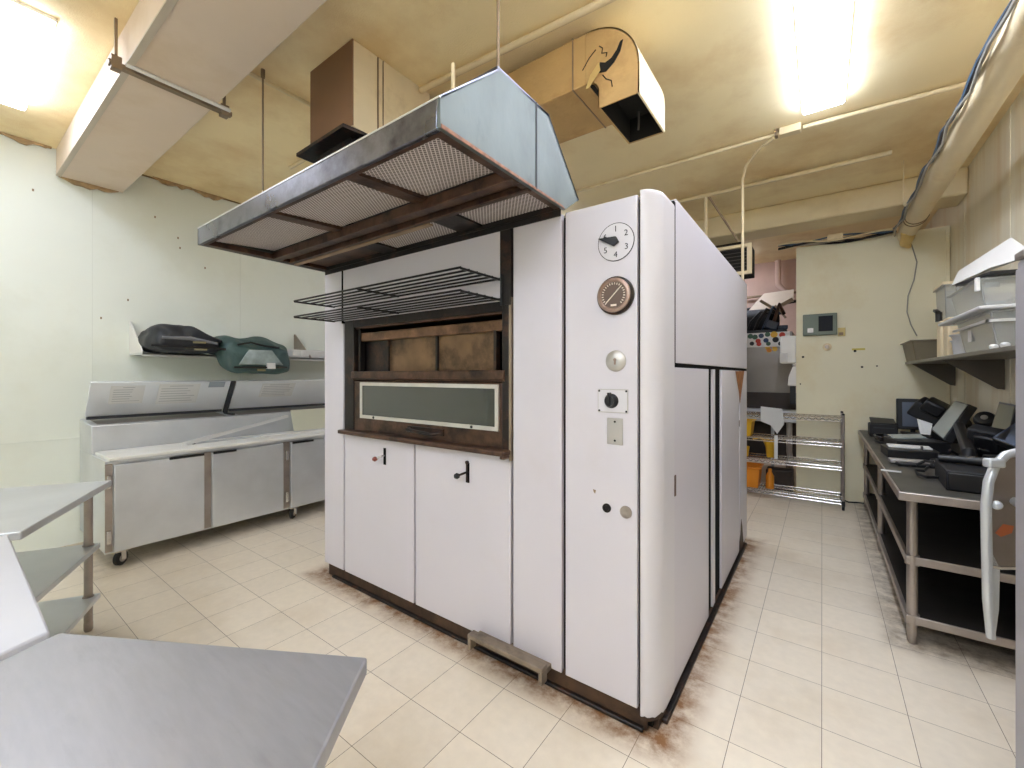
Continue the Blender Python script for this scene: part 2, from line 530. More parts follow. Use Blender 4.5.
ceiling_light('added unseen fluorescent ceiling light behind the viewer at the end of the aisle', -.5, .75, -.9, -.65)  # lamp added behind the camera to brighten the aisle
ceiling_light('added unseen fluorescent ceiling light along the front wall behind the viewer', -2.2, -.95, -2.5, -2.25)  # extra fill lamp added behind the camera

# ------------------------------------------------------------------ boxed duct at the pale wall
t = thing('boxed_duct', 'wide cream boxed duct running out from the pale wall under the ceiling', 'duct', (-4, .86, 3.22))
part('duct_body', MB().box((XL + .02, .645, 3.222), (-1.0, 1.08, ZC - .002)), DUCTP, t, bev=.006)
part('corner_bead', MB().box((XL + .05, .640, 3.214), (-1.0, .672, 3.224)), mat('duct_edge_strip', (196, 184, 166), .5, .2), t)
part('support_bracket', MB().box((-3.16, .575, 3.196), (-3.125, 1.17, 3.221)).box((-3.16, .575, 3.196), (-3.155, 1.17, 3.236)), BRACKET, t)
for yy in (.605, 1.13):
    part('hanger_strap', MB().box((-3.165, yy - .022, 3.18), (-3.12, yy + .022, 3.25)).box((-3.15, yy - .006, 3.24), (-3.13, yy + .006, ZC)), BRACKET, t)
part('sleeve', MB().cyl((-3.10, .64, 3.213), (-3.10, 1.15, 3.213), .012, 10), WHITEP, t, label='pale foam sleeve on the bracket')

# ------------------------------------------------------------------ oven
OF = 1.76           # front plane
OX0, OX1 = -3.035, -.545
OYB = 4.30
ov = thing('deck_oven', 'big white enamel deck oven with stained brown window and dials', 'oven', (-1.8, 3.0, 0))
# core body behind the panels, with the window recess left open
core = MB()
core.box((OX0 + .02, OF + .03, .02), (-2.77, OYB, 2.25))
core.box((-1.30, OF + .03, .02), (OX1 - .03, OYB, 2.25))
core.box((-2.78, OF + .03, .02), (-1.29, OYB, 1.085))
core.box((-2.78, OF + .03, 1.86), (-1.29, OYB, 2.25))
core.box((-2.78, 2.42, 1.08), (-1.29, OYB, 1.87))
part('core', core, GAP, ov, smooth=False)
part('kick_strip', MB().box((OX0 + .03, OF + .015, 0), (OX1 - .05, OF + .06, .10)).box((OX1 - .07, OF + .05, 0), (OX1 - .012, OYB - .02, .05))
     .box((OX0 + .02, OF + .03, 0), (OX0 + .05, OYB, .1)), KICK, ov, bev=.006)
part('grease_skirt', MB().box((OX1 - .02, OF + .1, 0), (OX1 + .012, OYB - .05, .022)).box((OX0 + .1, OF - .004, 0), (OX1 - .06, OF + .03, .018)), SOOTSHADE, ov, bev=.006)
PT = .028

def front_panel(name, x0, x1, z0, z1, m=ENAMEL, y=OF):
    return part(name, MB().box((x0, y, z0), (x1, y + PT, z1)), m, ov, bev=.004)
g = .007
front_panel('narrow_panel', OX0, -2.79, .09, 2.262)
upper = front_panel('upper_panel', -2.775, -1.352, 1.885, 2.255, y=OF - .012)
part('panel_gap', MB().box((-2.792, OF - .013, 1.87), (-2.776, OF + .01, 2.25)), GAP, ov)
d1 = front_panel('lower_door', -2.772, -2.034, .09, 1.09)
d2 = front_panel('lower_door', -2.018, -1.294, .09, 1.09)
front_panel('plain_panel', -1.277, -.994, .09, 2.262)
cp = front_panel('control_panel', -.974, -.630, .09, 2.262)
# left side, back and top
part('side_panel', MB().box((OX0, OF + .03, .09), (OX0 + .02, OYB, 2.262)), ENAMEL, ov)
part('top_sheet', MB().box((OX0 + .005, OF + .03, 2.25), (OX1 - .04, OYB, 2.262)), mat('dusty_top', (170, 164, 150), .7), ov)
part('back_sheet', MB().box((OX0 + .02, OYB, .09), (OX1 - .01, OYB + .02, 2.262)), ENAMEL, ov)
# curved corner post
rings = []
pr = []
x_in = -.618
for k in range(13):
    a = PI / 2 * k / 12
    pr.append((x_in + .073 * math.sin(a), OF + .11 - .11 * math.cos(a)))
pr += [(OX1, 2.012), (OX1 - .03, 2.012), (OX1 - .03, OF + .12), (x_in, OF + .03)]
post = MB()
post.loft([[(x, y, z) for x, y in pr] for z in (.055, 2.264)])
cpst = part('corner_post', post, ENAMELB, ov, bev=.003)
cap = MB()
cap.loft([[(x + dx * .0, y, z) for x, y in [(x_in + (x - x_in) * s, OF + .25 + (y - OF - .25) * s2) for x, y in pr]] for z, s, s2, dx in ((2.262, 1, 1, 0), (2.272, .99, .996, 0), (2.279, .96, .985, 0))])
part('post_cap', cap, ENAMELB, ov)
# worn foot of the post
wf = MB()
R.seed(11)
ft = []
for k in range(13):
    a = PI / 2 * k / 12
    ft.append((x_in + .0745 * math.sin(a), OF + .11 - .1115 * math.cos(a)))
top = [(x, y, .062 + .012 * R.random()) for x, y in ft]
bot = [(x, y, .052) for x, y in ft]
wf.loft([bot, top], closed=False)
part('worn_foot', wf, KICK, cpst, label='flaking brown foot of the curved post')
# right flank: upper panel, seam, lower panels with two dark slots
part('upper_side_panel', MB().box((OX1 - .03, 2.036, 1.556), (OX1, OYB + .03, 2.316)), ENAMEL, ov, bev=.004)
part('seam_strip', MB().box((OX1 - .03, 2.012, 1.536), (OX1 - .003, 2.037, 2.30)).box((OX1 - .028, 2.012, 1.536), (OX1 - .004, OYB + .02, 1.556)), GAP, ov)
part('lower_side_panel', MB().box((OX1 - .03, 2.014, .055), (OX1 - .002, 2.745, 1.535)), ENAMEL, ov, bev=.003)
part('slot_strip', MB().box((OX1 - .04, 2.745, .055), (OX1 - .016, 3.16, 1.535)), GAP, ov)
part('divider_strip', MB().box((OX1 - .03, 2.875, .055), (OX1 - .004, 2.945, 1.535)), ENAMEL, ov)
part('hinged_side_panel', MB().box((OX1 - .03, 3.155, .055), (OX1 - .002, 3.90, 1.535)), ENAMEL, ov, bev=.003)
part('rear_side_panel', MB().box((OX1 - .03, 3.93, .055), (OX1 - .001, OYB + .03, 1.535)), ENAMEL, ov, bev=.003)
part('rust_patch', MB().prism([(OX1 - .0005, 3.70, 1.53), (OX1 - .0005, 4.16, 1.535), (OX1 - .0005, 4.0, 1.36), (OX1 - .0005, 3.93, 1.27), (OX1 - .0005, 3.88, 1.36)], (.002, 0, 0)), mat('rust_run', (150, 96, 52), .7, var=.3, vscale=20), ov, label='brown rust run at the panel corner')
part('rust_patch', MB().prism([(OX1 - .0005, 3.90, .05), (OX1 - .0005, 4.12, .05), (OX1 - .0005, 4.05, .22), (OX1 - .0005, 3.99, .30), (OX1 - .0005, 3.95, .18), (OX1 - .0005, 3.90, .14)], (.002, 0, 0)), KICK, ov, label='dark flaked patch at the rear foot')
part('slot_pull', MB().box((OX1 - .004, 2.006, .945), (OX1 + .003, 2.026, 1.04)), RUST, ov)
part('slot_pull', MB().box((OX1 - .004, 3.885, 1.08), (OX1 + .002, 3.905, 1.13)), RUST, ov)
# window surround
wz0, wz1 = 1.10, 1.885
wf_ = MB()
wf_.box((-2.765, OF - .006, wz0), (-2.655, OF + .05, wz1))
wf_.box((-1.345, OF - .006, wz0), (-1.30, OF + .05, wz1))
wf_.box((-2.765, OF - .004, 1.835), (-1.30, OF + .05, wz1))
fr = part('window_frame', wf_, SOOTSHADE, ov, bev=.004)
part('jamb_strip', MB().box((-1.352, OF - .014, 1.86), (-1.285, OF + .02, 2.275)), SOOTSHADE, ov, bev=.003)
part('edge_strip', MB().box((-1.30, OF - .006, 1.06), (-1.284, OF + .02, 1.90)), mat('dull_edge_metal', (150, 134, 118), .45, .5, var=.2, vscale=8), ov)
part('recess', MB().box((-2.70, OF + .05, 1.12), (-2.68, 2.42, 1.86)).box((-1.34, OF + .05, 1.12), (-1.31, 2.42, 1.86)).box((-2.70, OF + .05, 1.83), (-1.31, 2.42, 1.86)), SOOTSHADE, ov)
sx_ = [at_y(x, 350, OF + .06).x for x in (389.7, 437.9, 498.7)]
part('inner_plate', MB().box((sx_[0], OF + .06, 1.52), (sx_[1], OF + .09, 1.745)), TAN, ov, bev=.003)
part('inner_plate', MB().box((sx_[1] + .004, OF + .06, 1.52), (sx_[2] - .01, OF + .09, 1.745)), TAN, ov, bev=.003)
part('inner_plate', MB().box((-2.68, OF + .075, 1.50), (sx_[0] - .005, OF + .10, 1.76)), SOOTSHADE, ov)
part('inner_rail', MB().box((-2.66, OF + .03, 1.735), (-1.345, OF + .085, 1.795)), mat('scorched_copper_rail', (124, 92, 68), .42, .4, var=.35, vscale=9, dirt=(50, 34, 24), damt=.9, dscale=6, dth=.47), ov, bev=.006, label='copper-brown rail across the open slot')
part('header_strip', MB().box((-2.66, OF + .01, 1.822), (-1.345, OF + .05, 1.858)), RUST, ov, bev=.004)
for a_, b_ in (((sx_[1] - .006, OF + .045, 1.52), (sx_[1] + .010, OF + .062, 1.74)), ((sx_[0] - .008, OF + .045, 1.52), (sx_[0] + .004, OF + .062, 1.74)), ((sx_[2] - .012, OF + .03, 1.50), (sx_[2] + .006, OF + .062, 1.74)), ((-2.64, OF + .02, 1.50), (-2.615, OF + .06, 1.83))):
    part('inner_seam', MB().box(a_, b_), SOOTSHADE, ov)
part('cross_bar', MB().box((-2.665, OF - .02, 1.475), (-1.325, OF + .06, 1.525)).box((-2.665, OF - .012, 1.465), (-1.325, OF + .03, 1.475)), RUST, ov, bev=.006)
dr = part('glass_door', MB().box((-2.655, OF + .0, 1.115), (-1.346, OF + .04, 1.46)), RUST, ov, bev=.004)
gx0, gx1, gz0, gz1 = -2.573, -1.366, 1.205, 1.45
fw = .022
part('glass_trim', MB().box((gx0, OF - .012, gz0), (gx1, OF + .0, gz0 + fw)).box((gx0, OF - .012, gz1 - fw), (gx1, OF + .0, gz1)).box((gx0, OF - .012, gz0 + fw), (gx0 + fw, OF + .0, gz1 - fw)).box((gx1 - fw, OF - .012, gz0 + fw), (gx1, OF + .0, gz1 - fw)), FRAMEW, dr, label='pale metal trim around the glass')
part('glass', MB().box((gx0 + fw, OF - .006, gz0 + fw), (gx1 - fw, OF + .0, gz1 - fw)), GLASS, dr)
for sx in (-2.42, -1.55):
    part('trim_screw', MB().lathe([(.009, 0), (.008, .004), (0, .005)], (sx, OF - .012, gz0 + .011), (0, -1, 0), 10), NUM, dr)
part('door_handle', MB().tube([(-2.06, OF - .005, 1.165), (-2.03, OF - .055, 1.17), (-1.83, OF - .055, 1.155), (-1.79, OF - .005, 1.16)], .011).box((-2.08, OF - .012, 1.145), (-1.77, OF, 1.185)), SOOTSHADE, dr)
part('sill', MB().box((-2.755, OF - .07, 1.088), (-1.29, OF + .03, 1.116)).box((-1.31, OF - .075, 1.075), (-1.28, OF - .02, 1.092)), RUST, ov, bev=.007)
# door latches
for d, hx, hz, kn in ((d1, -2.315, .967, REDK), (d2, -1.587, .958, NUM)):
    part('latch_slot', MB().box((hx - .012, OF - .003, hz - .055), (hx + .012, OF, hz + .055)), GAP, d)
    part('latch_handle', MB().tube([(hx, OF, hz + .005), (hx, OF - .03, hz + .003), (hx - .028, OF - .05, hz - .010)], .0065), CHROME if kn is REDK else SOOTSHADE, d)
    part('latch_knob', MB().lathe([(0, -.017), (.012, -.013), (.017, 0), (.012, .013), (0, .017)], (hx - .033, OF - .053, hz - .013), (-1, -.3, -.2), 16), kn, d)
    if kn is NUM:
        part('latch_bolt', MB().tube([(hx, OF - .008, hz + .06), (hx, OF - .010, hz - .05)], .005).cyl((hx, OF - .012, hz + .058), (hx, OF - .002, hz + .058), .010), SOOTSHADE, d)
# wire rack in front of the upper panel
rk = part('wire_rack', MB().tube([(-1.338, OF - .02, 1.86), (-1.338, OF - .02, 2.02)], .006), BLACKW, ov)
for zz in (1.997, 1.892):
    m = MB()
    x0, x1, y0, y1 = -2.865, -1.346, 1.445, 1.738
    for i in range(6):
        yy = y0 + (y1 - y0) * i / 5
        m.tube([(x0, yy, zz), (x1, yy, zz)], .0058, 6)
    for xx in (x0, -2.15, x1):
        m.tube([(xx, y0, zz - .004), (xx, y1, zz - .004)], .0062, 6)
    part('rack_tier', m, BLACKW, rk)
# controls
def disc(x, z, r, prof, m, par, n=32, name='disc', y=OF, label=None):
    return part(name, MB().lathe(prof, (x, y, z), (0, -1, 0), n), m, par, label=label)
CLX, CLZ = -.724, 2.078
clock = disc(CLX, CLZ, .08, [(.083, 0), (.083, .003), (.0, .003)], NUM, cp, 48, 'clock_dial')
part('dial_face', MB().lathe([(.080, .003), (.080, .0036), (0, .0036)], (CLX, OF, CLZ), (0, -1, 0), 48), ENAMELB, clock)
nm = MB()
RX = Matrix.Rotation(PI / 2, 4, 'X')
for s, a in (('1', 90), ('2', 33), ('3', -30), ('4', -90), ('5', -147), ('6', 150)):
    px, pz = CLX + .056 * math.cos(math.radians(a)), CLZ + .056 * math.sin(math.radians(a))
    nm.text(s, .036, Matrix.Translation((px, OF - .0042, pz)) @ RX)
part('numerals', nm, NUM, clock)
ang = math.radians(163)
ux, uz = math.cos(ang), math.sin(ang)
hand = [(CLX + ux * .083, OF - .012, CLZ + uz * .083)]
for s in (1, -1):
    pass
hand = [(CLX + ux * .082, OF - .006, CLZ + uz * .082), (CLX - uz * .021 - ux * .0, OF - .006, CLZ + ux * .021), (CLX - ux * .02, OF - .006, CLZ - uz * .02), (CLX + uz * .021, OF - .006, CLZ - ux * .021)]
part('pointer', MB().prism(hand, (0, -.016, 0)), BLACK, clock, bev=.003)
GX, GZ = -.724, 1.844
ga = part('gauge', MB().lathe([(.083, 0), (.083, .012), (.074, .02), (.070, .02)], (GX, OF, GZ), (0, -1, 0), 40), SOOTSHADE, cp)
part('gauge_rim', MB().lathe([(.074, .012), (.074, .03), (.062, .034), (.056, .028), (.0, .026)], (GX, OF, GZ), (0, -1, 0), 40), BRASS, ga)
part('gauge_face', MB().lathe([(.057, .026), (.057, .0285), (0, .0285)], (GX, OF, GZ), (0, -1, 0), 40), DIALF, ga)
tk = MB()
for k in range(22):
    a = math.radians(-45 + 270 * k / 21)
    p = Vector((GX + .045 * math.cos(a), OF - .029, GZ + .045 * math.sin(a)))
    q = Vector((GX + .053 * math.cos(a), OF - .029, GZ + .053 * math.sin(a)))
    tk.tube([p, q], .0022, 5)
tk.tube([(GX - .032, OF - .030, GZ - .032), (GX + .036, OF - .030, GZ + .036)], .0026, 5)
tk.box((GX - .012, OF - .030, GZ - .048), (GX + .014, OF - .0285, GZ - .040))
part('gauge_marks', tk, MARK, ga)
lk = part('lock_rosette', MB().lathe([(.046, 0), (.046, .004), (.038, .010), (.012, .012), (0, .012)], (-.724, OF, 1.561), (0, -1, 0), 32), SILVER, cp)
part('keyhole', MB().cyl((-.724, OF - .0115, 1.566), (-.724, OF - .014, 1.566), .007, 12).box((-.728, OF - .014, 1.545), (-.720, OF - .0115, 1.562)), BRASS, lk)
sw = part('switch_plate', MB().box((-.808, OF - .004, 1.335), (-.668, OF, 1.438)), SILVER, cp, bev=.0015)
part('switch_knob', MB().lathe([(.032, .003), (.032, .010), (.024, .02), (.021, .034), (0, .036)], (-.742, OF, 1.387), (0, -1, 0), 24).box((-.747, OF - .042, 1.372), (-.737, OF - .02, 1.424)), BLACK, sw)
part('plate_face', MB().box((-.804, OF - .005, 1.339), (-.672, OF - .004, 1.434)), ENAMELB, sw)
for sx in (-.800, -.676):
    for sz in (1.343, 1.430):
        part('plate_screw', MB().lathe([(.005, 0), (.004, .003), (0, .003)], (sx, OF - .0048, sz), (0, -1, 0), 8), NUM, sw)
bp = part('blank_plate', MB().box((-.764, OF - .006, 1.197), (-.691, OF, 1.312)), SILVER, cp, bev=.003)
for sz in (1.215, 1.297):
    part('plate_screw', MB().lathe([(.005, 0), (.004, .003), (0, .003)], (-.727, OF - .006, sz), (0, -1, 0), 8), NUM, bp)
part('button_hole', MB().lathe([(.020, 0), (.020, .004), (.012, .005), (.010, .001), (0, .001)], (-.766, OF, .914), (0, -1, 0), 20), SOOTSHADE, cp)
part('round_lock', MB().lathe([(.027, 0), (.026, .005), (.01, .006), (0, .004)], (-.679, OF, .912), (0, -1, 0), 24), STEELD, cp)
part('paint_chip', MB().prism([(-.832, OF + .0005, .987), (-.818, OF + .0005, .984), (-.822, OF + .0005, .968), (-.828, OF + .0005, .974)], (0, -.002, 0)), BRACKET, cp)
# foot pedal bar
part('foot_pedal', MB().box((-1.505, 1.665, .118), (-1.045, 1.715, .14)).box((-1.505, 1.665, .06), (-1.485, 1.715, .12)).box((-1.065, 1.665, .06), (-1.045, 1.715, .12))
     .box((-1.5, 1.70, .085), (-1.05, 1.78, .115)), mat('dirty_pedal_metal', (146, 132, 116), .5, .5, var=.25, vscale=12, dirt=(60, 48, 38), damt=.7, dscale=9), ov, bev=.004)

# ------------------------------------------------------------------ hood over the oven
HX0, HX1 = -3.02, -.97
hd = thing('exhaust_hood', 'large steel exhaust hood with mesh filters hanging over the oven front', 'hood', (-2, 1.35, 2.28))
part('front_lip', MB().box((HX0, .946, 2.278), (HX1 - .0145, .966, 2.378)), HOODSTEEL, hd, bev=.004)
prof = [(.946, 2.278), (.946, 2.378), (1.252, 2.638), (1.606, 2.648), (1.892, 2.366), (1.752, 2.272)]
part('end_panel', MB().prism([(HX1, y, z) for y, z in prof], (-.014, 0, 0)), HOODEND, hd, bev=.002)
part('end_panel', MB().prism([(HX0, y, z) for y, z in prof], (.014, 0, 0)), HOODEND, hd, bev=.002)
part('rear_leak_strip', MB().box((HX0 + .02, 1.742, 2.246), (HX1 - .02, 1.7475, 2.30)), SOOTSHADE, hd)  # added dark strip blocking the ceiling light leak above the oven
part('rust_edge', MB().prism([(HX1 + .0005, .95, 2.279), (HX1 + .0005, .95, 2.292), (HX1 + .0005, 1.3, 2.288), (HX1 + .0005, 1.72, 2.284), (HX1 + .0005, 1.75, 2.275)], (.002, 0, 0)), mat('rusty_edge', (140, 96, 70), .6, .2, var=.4, vscale=30), hd, label='rust along the lower edge of the end panel')
part('bright_edge', MB().box((HX0, .944, 2.374), (HX1, .950, 2.380)), mat('bright_lip_edge', (214, 214, 214), .35, .6), hd)  # thin strip paler than the rest of the lip
part('end_seam', MB().prism([(HX1, 1.499, 2.28), (HX1, 1.507, 2.28), (HX1, 1.507, 2.645), (HX1, 1.499, 2.645)], (.003, 0, 0)), GASKET, hd)
part('sloped_sheet', MB().prism([(HX0, .95, 2.372), (HX0, 1.25, 2.632), (HX0, 1.25, 2.642), (HX0, .95, 2.384)], (HX1 - HX0, 0, 0)), HOODSTEEL, hd)
part('top_sheet', MB().box((HX0, 1.24, 2.634), (HX1, 1.61, 2.646)), HOODSTEEL, hd)
part('rear_sheet', MB().prism([(HX0, 1.60, 2.646), (HX0, 1.89, 2.366), (HX0, 1.88, 2.356), (HX0, 1.60, 2.634)], (HX1 - HX0, 0, 0)), HOODSTEEL, hd)
part('lower_rim', MB().box((HX0 + .014, .966, 2.28), (HX1 - .014, .985, 2.30)).box((HX0 + .014, .985, 2.28), (HX0 + .05, 1.75, 2.31)).box((HX1 - .05, .985, 2.28), (HX1 - .014, 1.75, 2.31)), RUST, hd)
dvx = (HX0 + .05, -2.215, -1.53, HX1 - .05)
for i in range(3):
    a, b = dvx[i] + .045, dvx[i + 1] - .03
    if i == 0:
        a = dvx[0] + .01
    if i == 2:
        b = dvx[3] - .0
    part('filter', MB().prism([(a, .985, 2.305), (b, .985, 2.305), (b, 1.36, 2.33), (a, 1.36, 2.33)], (0, 0, .02)), FILTER, hd)
for xd in dvx[1:3]:
    part('filter_divider', MB().prism([(xd - .03, .985, 2.292), (xd + .045, .985, 2.292), (xd + .045, 1.37, 2.312), (xd - .03, 1.37, 2.312)], (0, 0, .02)), RUST, hd)
part('grease_rail', MB().box((HX0 + .03, 1.36, 2.275), (HX1 - .02, 1.41, 2.325)).box((HX0 + .03, 1.41, 2.30), (HX1 - .02, 1.47, 2.33)).box((HX0 + .03, 1.47, 2.272), (HX1 - .02, 1.50, 2.32)), RUST, hd, bev=.004)
part('grease_trough', MB().box((HX0 + .04, 1.50, 2.268), (-1.62, 1.53, 2.276)), mat('pale_trough_edge', (172, 146, 118), .45, .4, var=.2, vscale=8), hd)
for a, b in ((HX0 + .06, -2.30), (-2.16, -1.62), (-1.46, HX1 - .03)):
    part('filter', MB().box((a, 1.53, 2.30), (b, 1.74, 2.315)), FILTER if a > -2.5 else RUST, hd)
part('rear_divider', MB().box((-2.30, 1.52, 2.288), (-2.16, 1.75, 2.32)).box((-1.62, 1.52, 2.288), (-1.46, 1.75, 2.32)).box((HX0 + .03, 1.735, 2.275), (HX1 - .02, 1.752, 2.31)), SOOTSHADE, hd)
for xr, yr in ((-2.9, 1.262), (-.985, 1.262)):
    part('hanger_rod', MB().cyl((xr, yr, 2.63), (xr, yr, ZC - .02), .006, 8).cyl((xr, yr, ZC - .05), (xr, yr, ZC), .013, 8), BRACKET, hd)
part('hanger_rod', MB().cyl((at_y(453, 80, 1.5).x, 1.5, 2.63), (at_y(453, 80, 1.5).x, 1.5, at_y(453, 64, 1.5).z), .010, 8), PIPEC, hd)

# flue from the hood to the ceiling
fx = thing('flue_duct', 'square brown flue duct with flange coloured as shade rising above the hood', 'duct', (-2.43, 1.75, 2.65))
part('flue_body', MB().box((-2.665, 1.452, 2.95), (-2.207, 2.06, ZC - .002)), FLUE, fx, bev=.004)
part('front_sheet', MB().box((-2.668, 1.449, 2.955), (-2.204, 1.456, ZC - .004)), mat('brown_sheet', (132, 100, 74), .5, .2, var=.15, vscale=2), fx, label='brown front sheet')  # front face coloured browner than the flue body
part('flange', MB().prism([(-2.72, 1.385, 2.90), (-2.20, 1.385, 2.912), (-2.18, 1.50, 2.912), (-2.18, 2.10, 2.912), (-2.715, 2.10, 2.90)], (0, 0, .02)), SOOTSHADE, fx)  # black colour stands in for the unlit underside
part('collar', MB().box((-2.62, 1.47, 2.646), (-2.25, 1.62, 2.92)), SOOTSHADE, fx)  # dark colour carries the shade below the flange
part('flue_seam', MB().box((-2.206, 1.62, 2.95), (-2.200, 1.628, ZC - .01)).box((-2.206, 1.66, 3.02), (-2.200, 1.664, ZC - .01)), BRACKET, fx)

# ochre duct with torn wrap and open end
od = thing('ochre_duct', 'ochre wrapped duct elbow with torn wrap and open black end above the oven', 'duct', (-1.4, 2.36, 2.95))
DY0, DY1 = 2.15, 2.60
run = MB().box((-2.9, DY0, 3.115), (-1.06, DY1, 3.40))
part('duct_run', run, OCHRE, od, bev=.006)
# elbow: annular quarter turn from +X to -Z, hollow
ez, ex = 3.115, -1.06
el = MB()
el2 = MB()
outer, inner, front = [], [], []
ro, ri = .30, .03
cxx, czz = ex, ez - .03
pts_o = [(cxx + ro * math.sin(a), czz + .03 + (.285) * math.cos(a)) for a in [PI / 2 * k / 12 for k in range(13)]]
pts_i = [(cxx + .075 * math.sin(a), czz + .03 - .0 - .075 + .075 * math.cos(a)) for a in [PI / 2 * k / 12 for k in range(13)]]
pts_o = pts_o + [(cxx + ro, 2.955)]
pts_i = pts_i + [(cxx + .075, 2.955)]
th = .008
for k in range(len(pts_o) - 1):
    a, b, c_, d_ = pts_o[k], pts_o[k + 1], pts_i[k + 1], pts_i[k]
    for e_, yy in ((el, DY0), (el2, DY1 - th)):
        e_.prism([(a[0], yy, a[1]), (b[0], yy, b[1]), (c_[0], yy, c_[1]), (d_[0], yy, d_[1])], (0, th, 0))
cheek = part('elbow_cheek', el, OCHRE, od)
part('elbow_cheek', el2, OCHRE, od)
eo = MB()
for k in range(len(pts_o) - 1):
    a, b = pts_o[k], pts_o[k + 1]
    eo.prism([(a[0], DY0, a[1]), (b[0], DY0, b[1]), (b[0] - th, DY0, b[1] - th * .5), (a[0] - th * .3, DY0, a[1] - th)], (0, DY1 - DY0, 0))
part('elbow_back', eo, CREAM, od, label='cream outer sheet of the elbow')
ei = MB()
for k in range(len(pts_i) - 1):
    a, b = pts_i[k], pts_i[k + 1]
    ei.prism([(a[0], DY0, a[1]), (b[0], DY0, b[1]), (b[0] + th, DY0, b[1] + th * .2), (a[0] + th * .2, DY0, a[1] + th)], (0, DY1 - DY0, 0))
part('elbow_throat', ei, OCHRE, od)
part('lining', MB().box((ex + .02, DY0 + .012, 3.10), (ex + .285, DY1 - .012, 3.115)).box((cxx + .084, DY0 + .009, 2.958), (cxx + .088, DY1 - .01, 3.11)).box((cxx + ro - .013, DY0 + .009, 2.958), (cxx + ro - .009, DY1 - .01, 3.11)).box((cxx + .084, DY0 + .0085, 2.958), (cxx + ro - .01, DY0 + .011, 3.11)).box((cxx + .084, DY1 - .012, 2.958), (cxx + ro - .01, DY1 - .0095, 3.11)), HOLE, od)
part('hanging_strip', MB().tube([(cxx + .16, DY1 - .06, 3.1), (cxx + .163, DY1 - .065, 3.04), (cxx + .158, DY1 - .06, 2.99)], .006, 6), STEELD, od)
# torn flap and tear on the cheek
def ck(u, v, dy=-.003):      # u along x from elbow start, v up
    return (ex + u, DY0 + dy, 3.0 + v)
tear = [(.09, .17), (.12, .185), (.15, .18), (.19, .20), (.215, .235), (.225, .275), (.215, .29), (.20, .255), (.175, .215), (.14, .195)]
tear = [(.075, .145), (.12, .135), (.165, .165), (.20, .21), (.215, .265), (.20, .262), (.18, .225), (.15, .195), (.115, .185), (.085, .20)]
part('tear', MB().prism([ck(u, v) for u, v in tear], (0, .003, 0)), HOLE, od, label='black crescent tear in the wrap')
part('torn_flap', MB().prism([ck(.085, .19, -.02), ck(.10, .13, -.035), ck(.02, .085, -.004), ck(.0, .085, -.004), ck(.035, .14, -.02)], (0, .006, .004)), TORN, od, label='pale curled flap of torn wrap')
cr = MB()
for pl in ([(.10, .125), (.12, .095), (.15, .075), (.155, .04)], [(.08, .29), (.10, .27), (.095, .245), (.125, .235), (.12, .215)], [(-.02, .20), (.02, .25), (.06, .28)]):
    cr.tube([ck(u, v, -.001) for u, v in pl], .003, 5)
part('crack', cr, HOLE, od)
part('band', MB().box((ex - .085, DY0 - .004, 3.112), (ex - .078, DY1 + .004, 3.404)), BRACKET, od)

# ------------------------------------------------------------------ ceiling pipes
def pipe(label, pts, r, m=PIPEC, cat='pipe', name='ceiling_pipe', grp=None, n=10):
    return solo(name, label, cat, MB().tube(pts, r, n), m, Vector(pts[0]), grp)
cd = thing('ceiling_conduit', 'thin cream conduit crossing the ceiling past a small junction box', 'conduit', (-.2, 4.0, 3.4))
part('conduit_run', MB().tube([(-4.6, 4.0, 3.425), (-.27, 4.0, 3.425)], .014).tube([(-.12, 4.0, 3.425), (.93, 4.05, 3.425)], .016), PIPEC, cd)
part('junction_box', MB().box((-.275, 3.965, 3.40), (-.13, 4.035, ZC - .002)), PIPEC, cd, bev=.006)
part('conduit_clip', MB().box((-.305, 3.975, 3.405), (-.285, 4.025, ZC)), BRACKET, cd)
pipe('thin cream drop conduit bending down from the ceiling behind the oven', [(-.31, 4.0, 3.405), (-.42, 4.10, 3.40), (-.55, 4.30, 3.37), (-.592, 4.42, 3.28), (-.595, 4.45, 3.1), (-.595, 4.45, 2.30)], .012, name='drop_conduit', cat='conduit')
pipe('cream sprinkler pipe under the ceiling just before the beam', [(-3.0, 4.85, 3.40), (.48, 4.84, 3.40)], .020, cat='pipe')
pipe('slim cream pipe along the ceiling behind the flue duct', [(-4.0, 1.98, 3.43), (-2.21, 1.985, 3.43)], .016)
pipe('short pipe on the ceiling between the flue and the ochre duct', [(-2.19, 1.96, 3.425), (-.6, 2.07, 3.425)], .02)
pipe('slim pipe on the ceiling crossing from the boxed duct to the flue', [(-2.96, 1.09, 3.43), (-2.95, 1.9, 3.43)], .014)
pv = thing('pipe_brace', 'cream V-shaped pipe brace standing above the rear of the oven', 'brace', (-.85, 4.85, 2.6))
p0 = at_y(706, 196, 4.85)
part('brace_post', MB().cyl(p0, (p0.x, 4.85, 2.3), .016, 10), PIPEC, pv)
p1 = at_y(738, 241, 5.05)
part('brace_strut', MB().cyl((p0.x + .02, 4.85, p0.z), p1, .011, 8), BRACKET, pv)
part('brace_pin', MB().cyl((p0.x, 4.82, p0.z), (p0.x, 4.88, p0.z), .02, 10), PIPEC, pv)
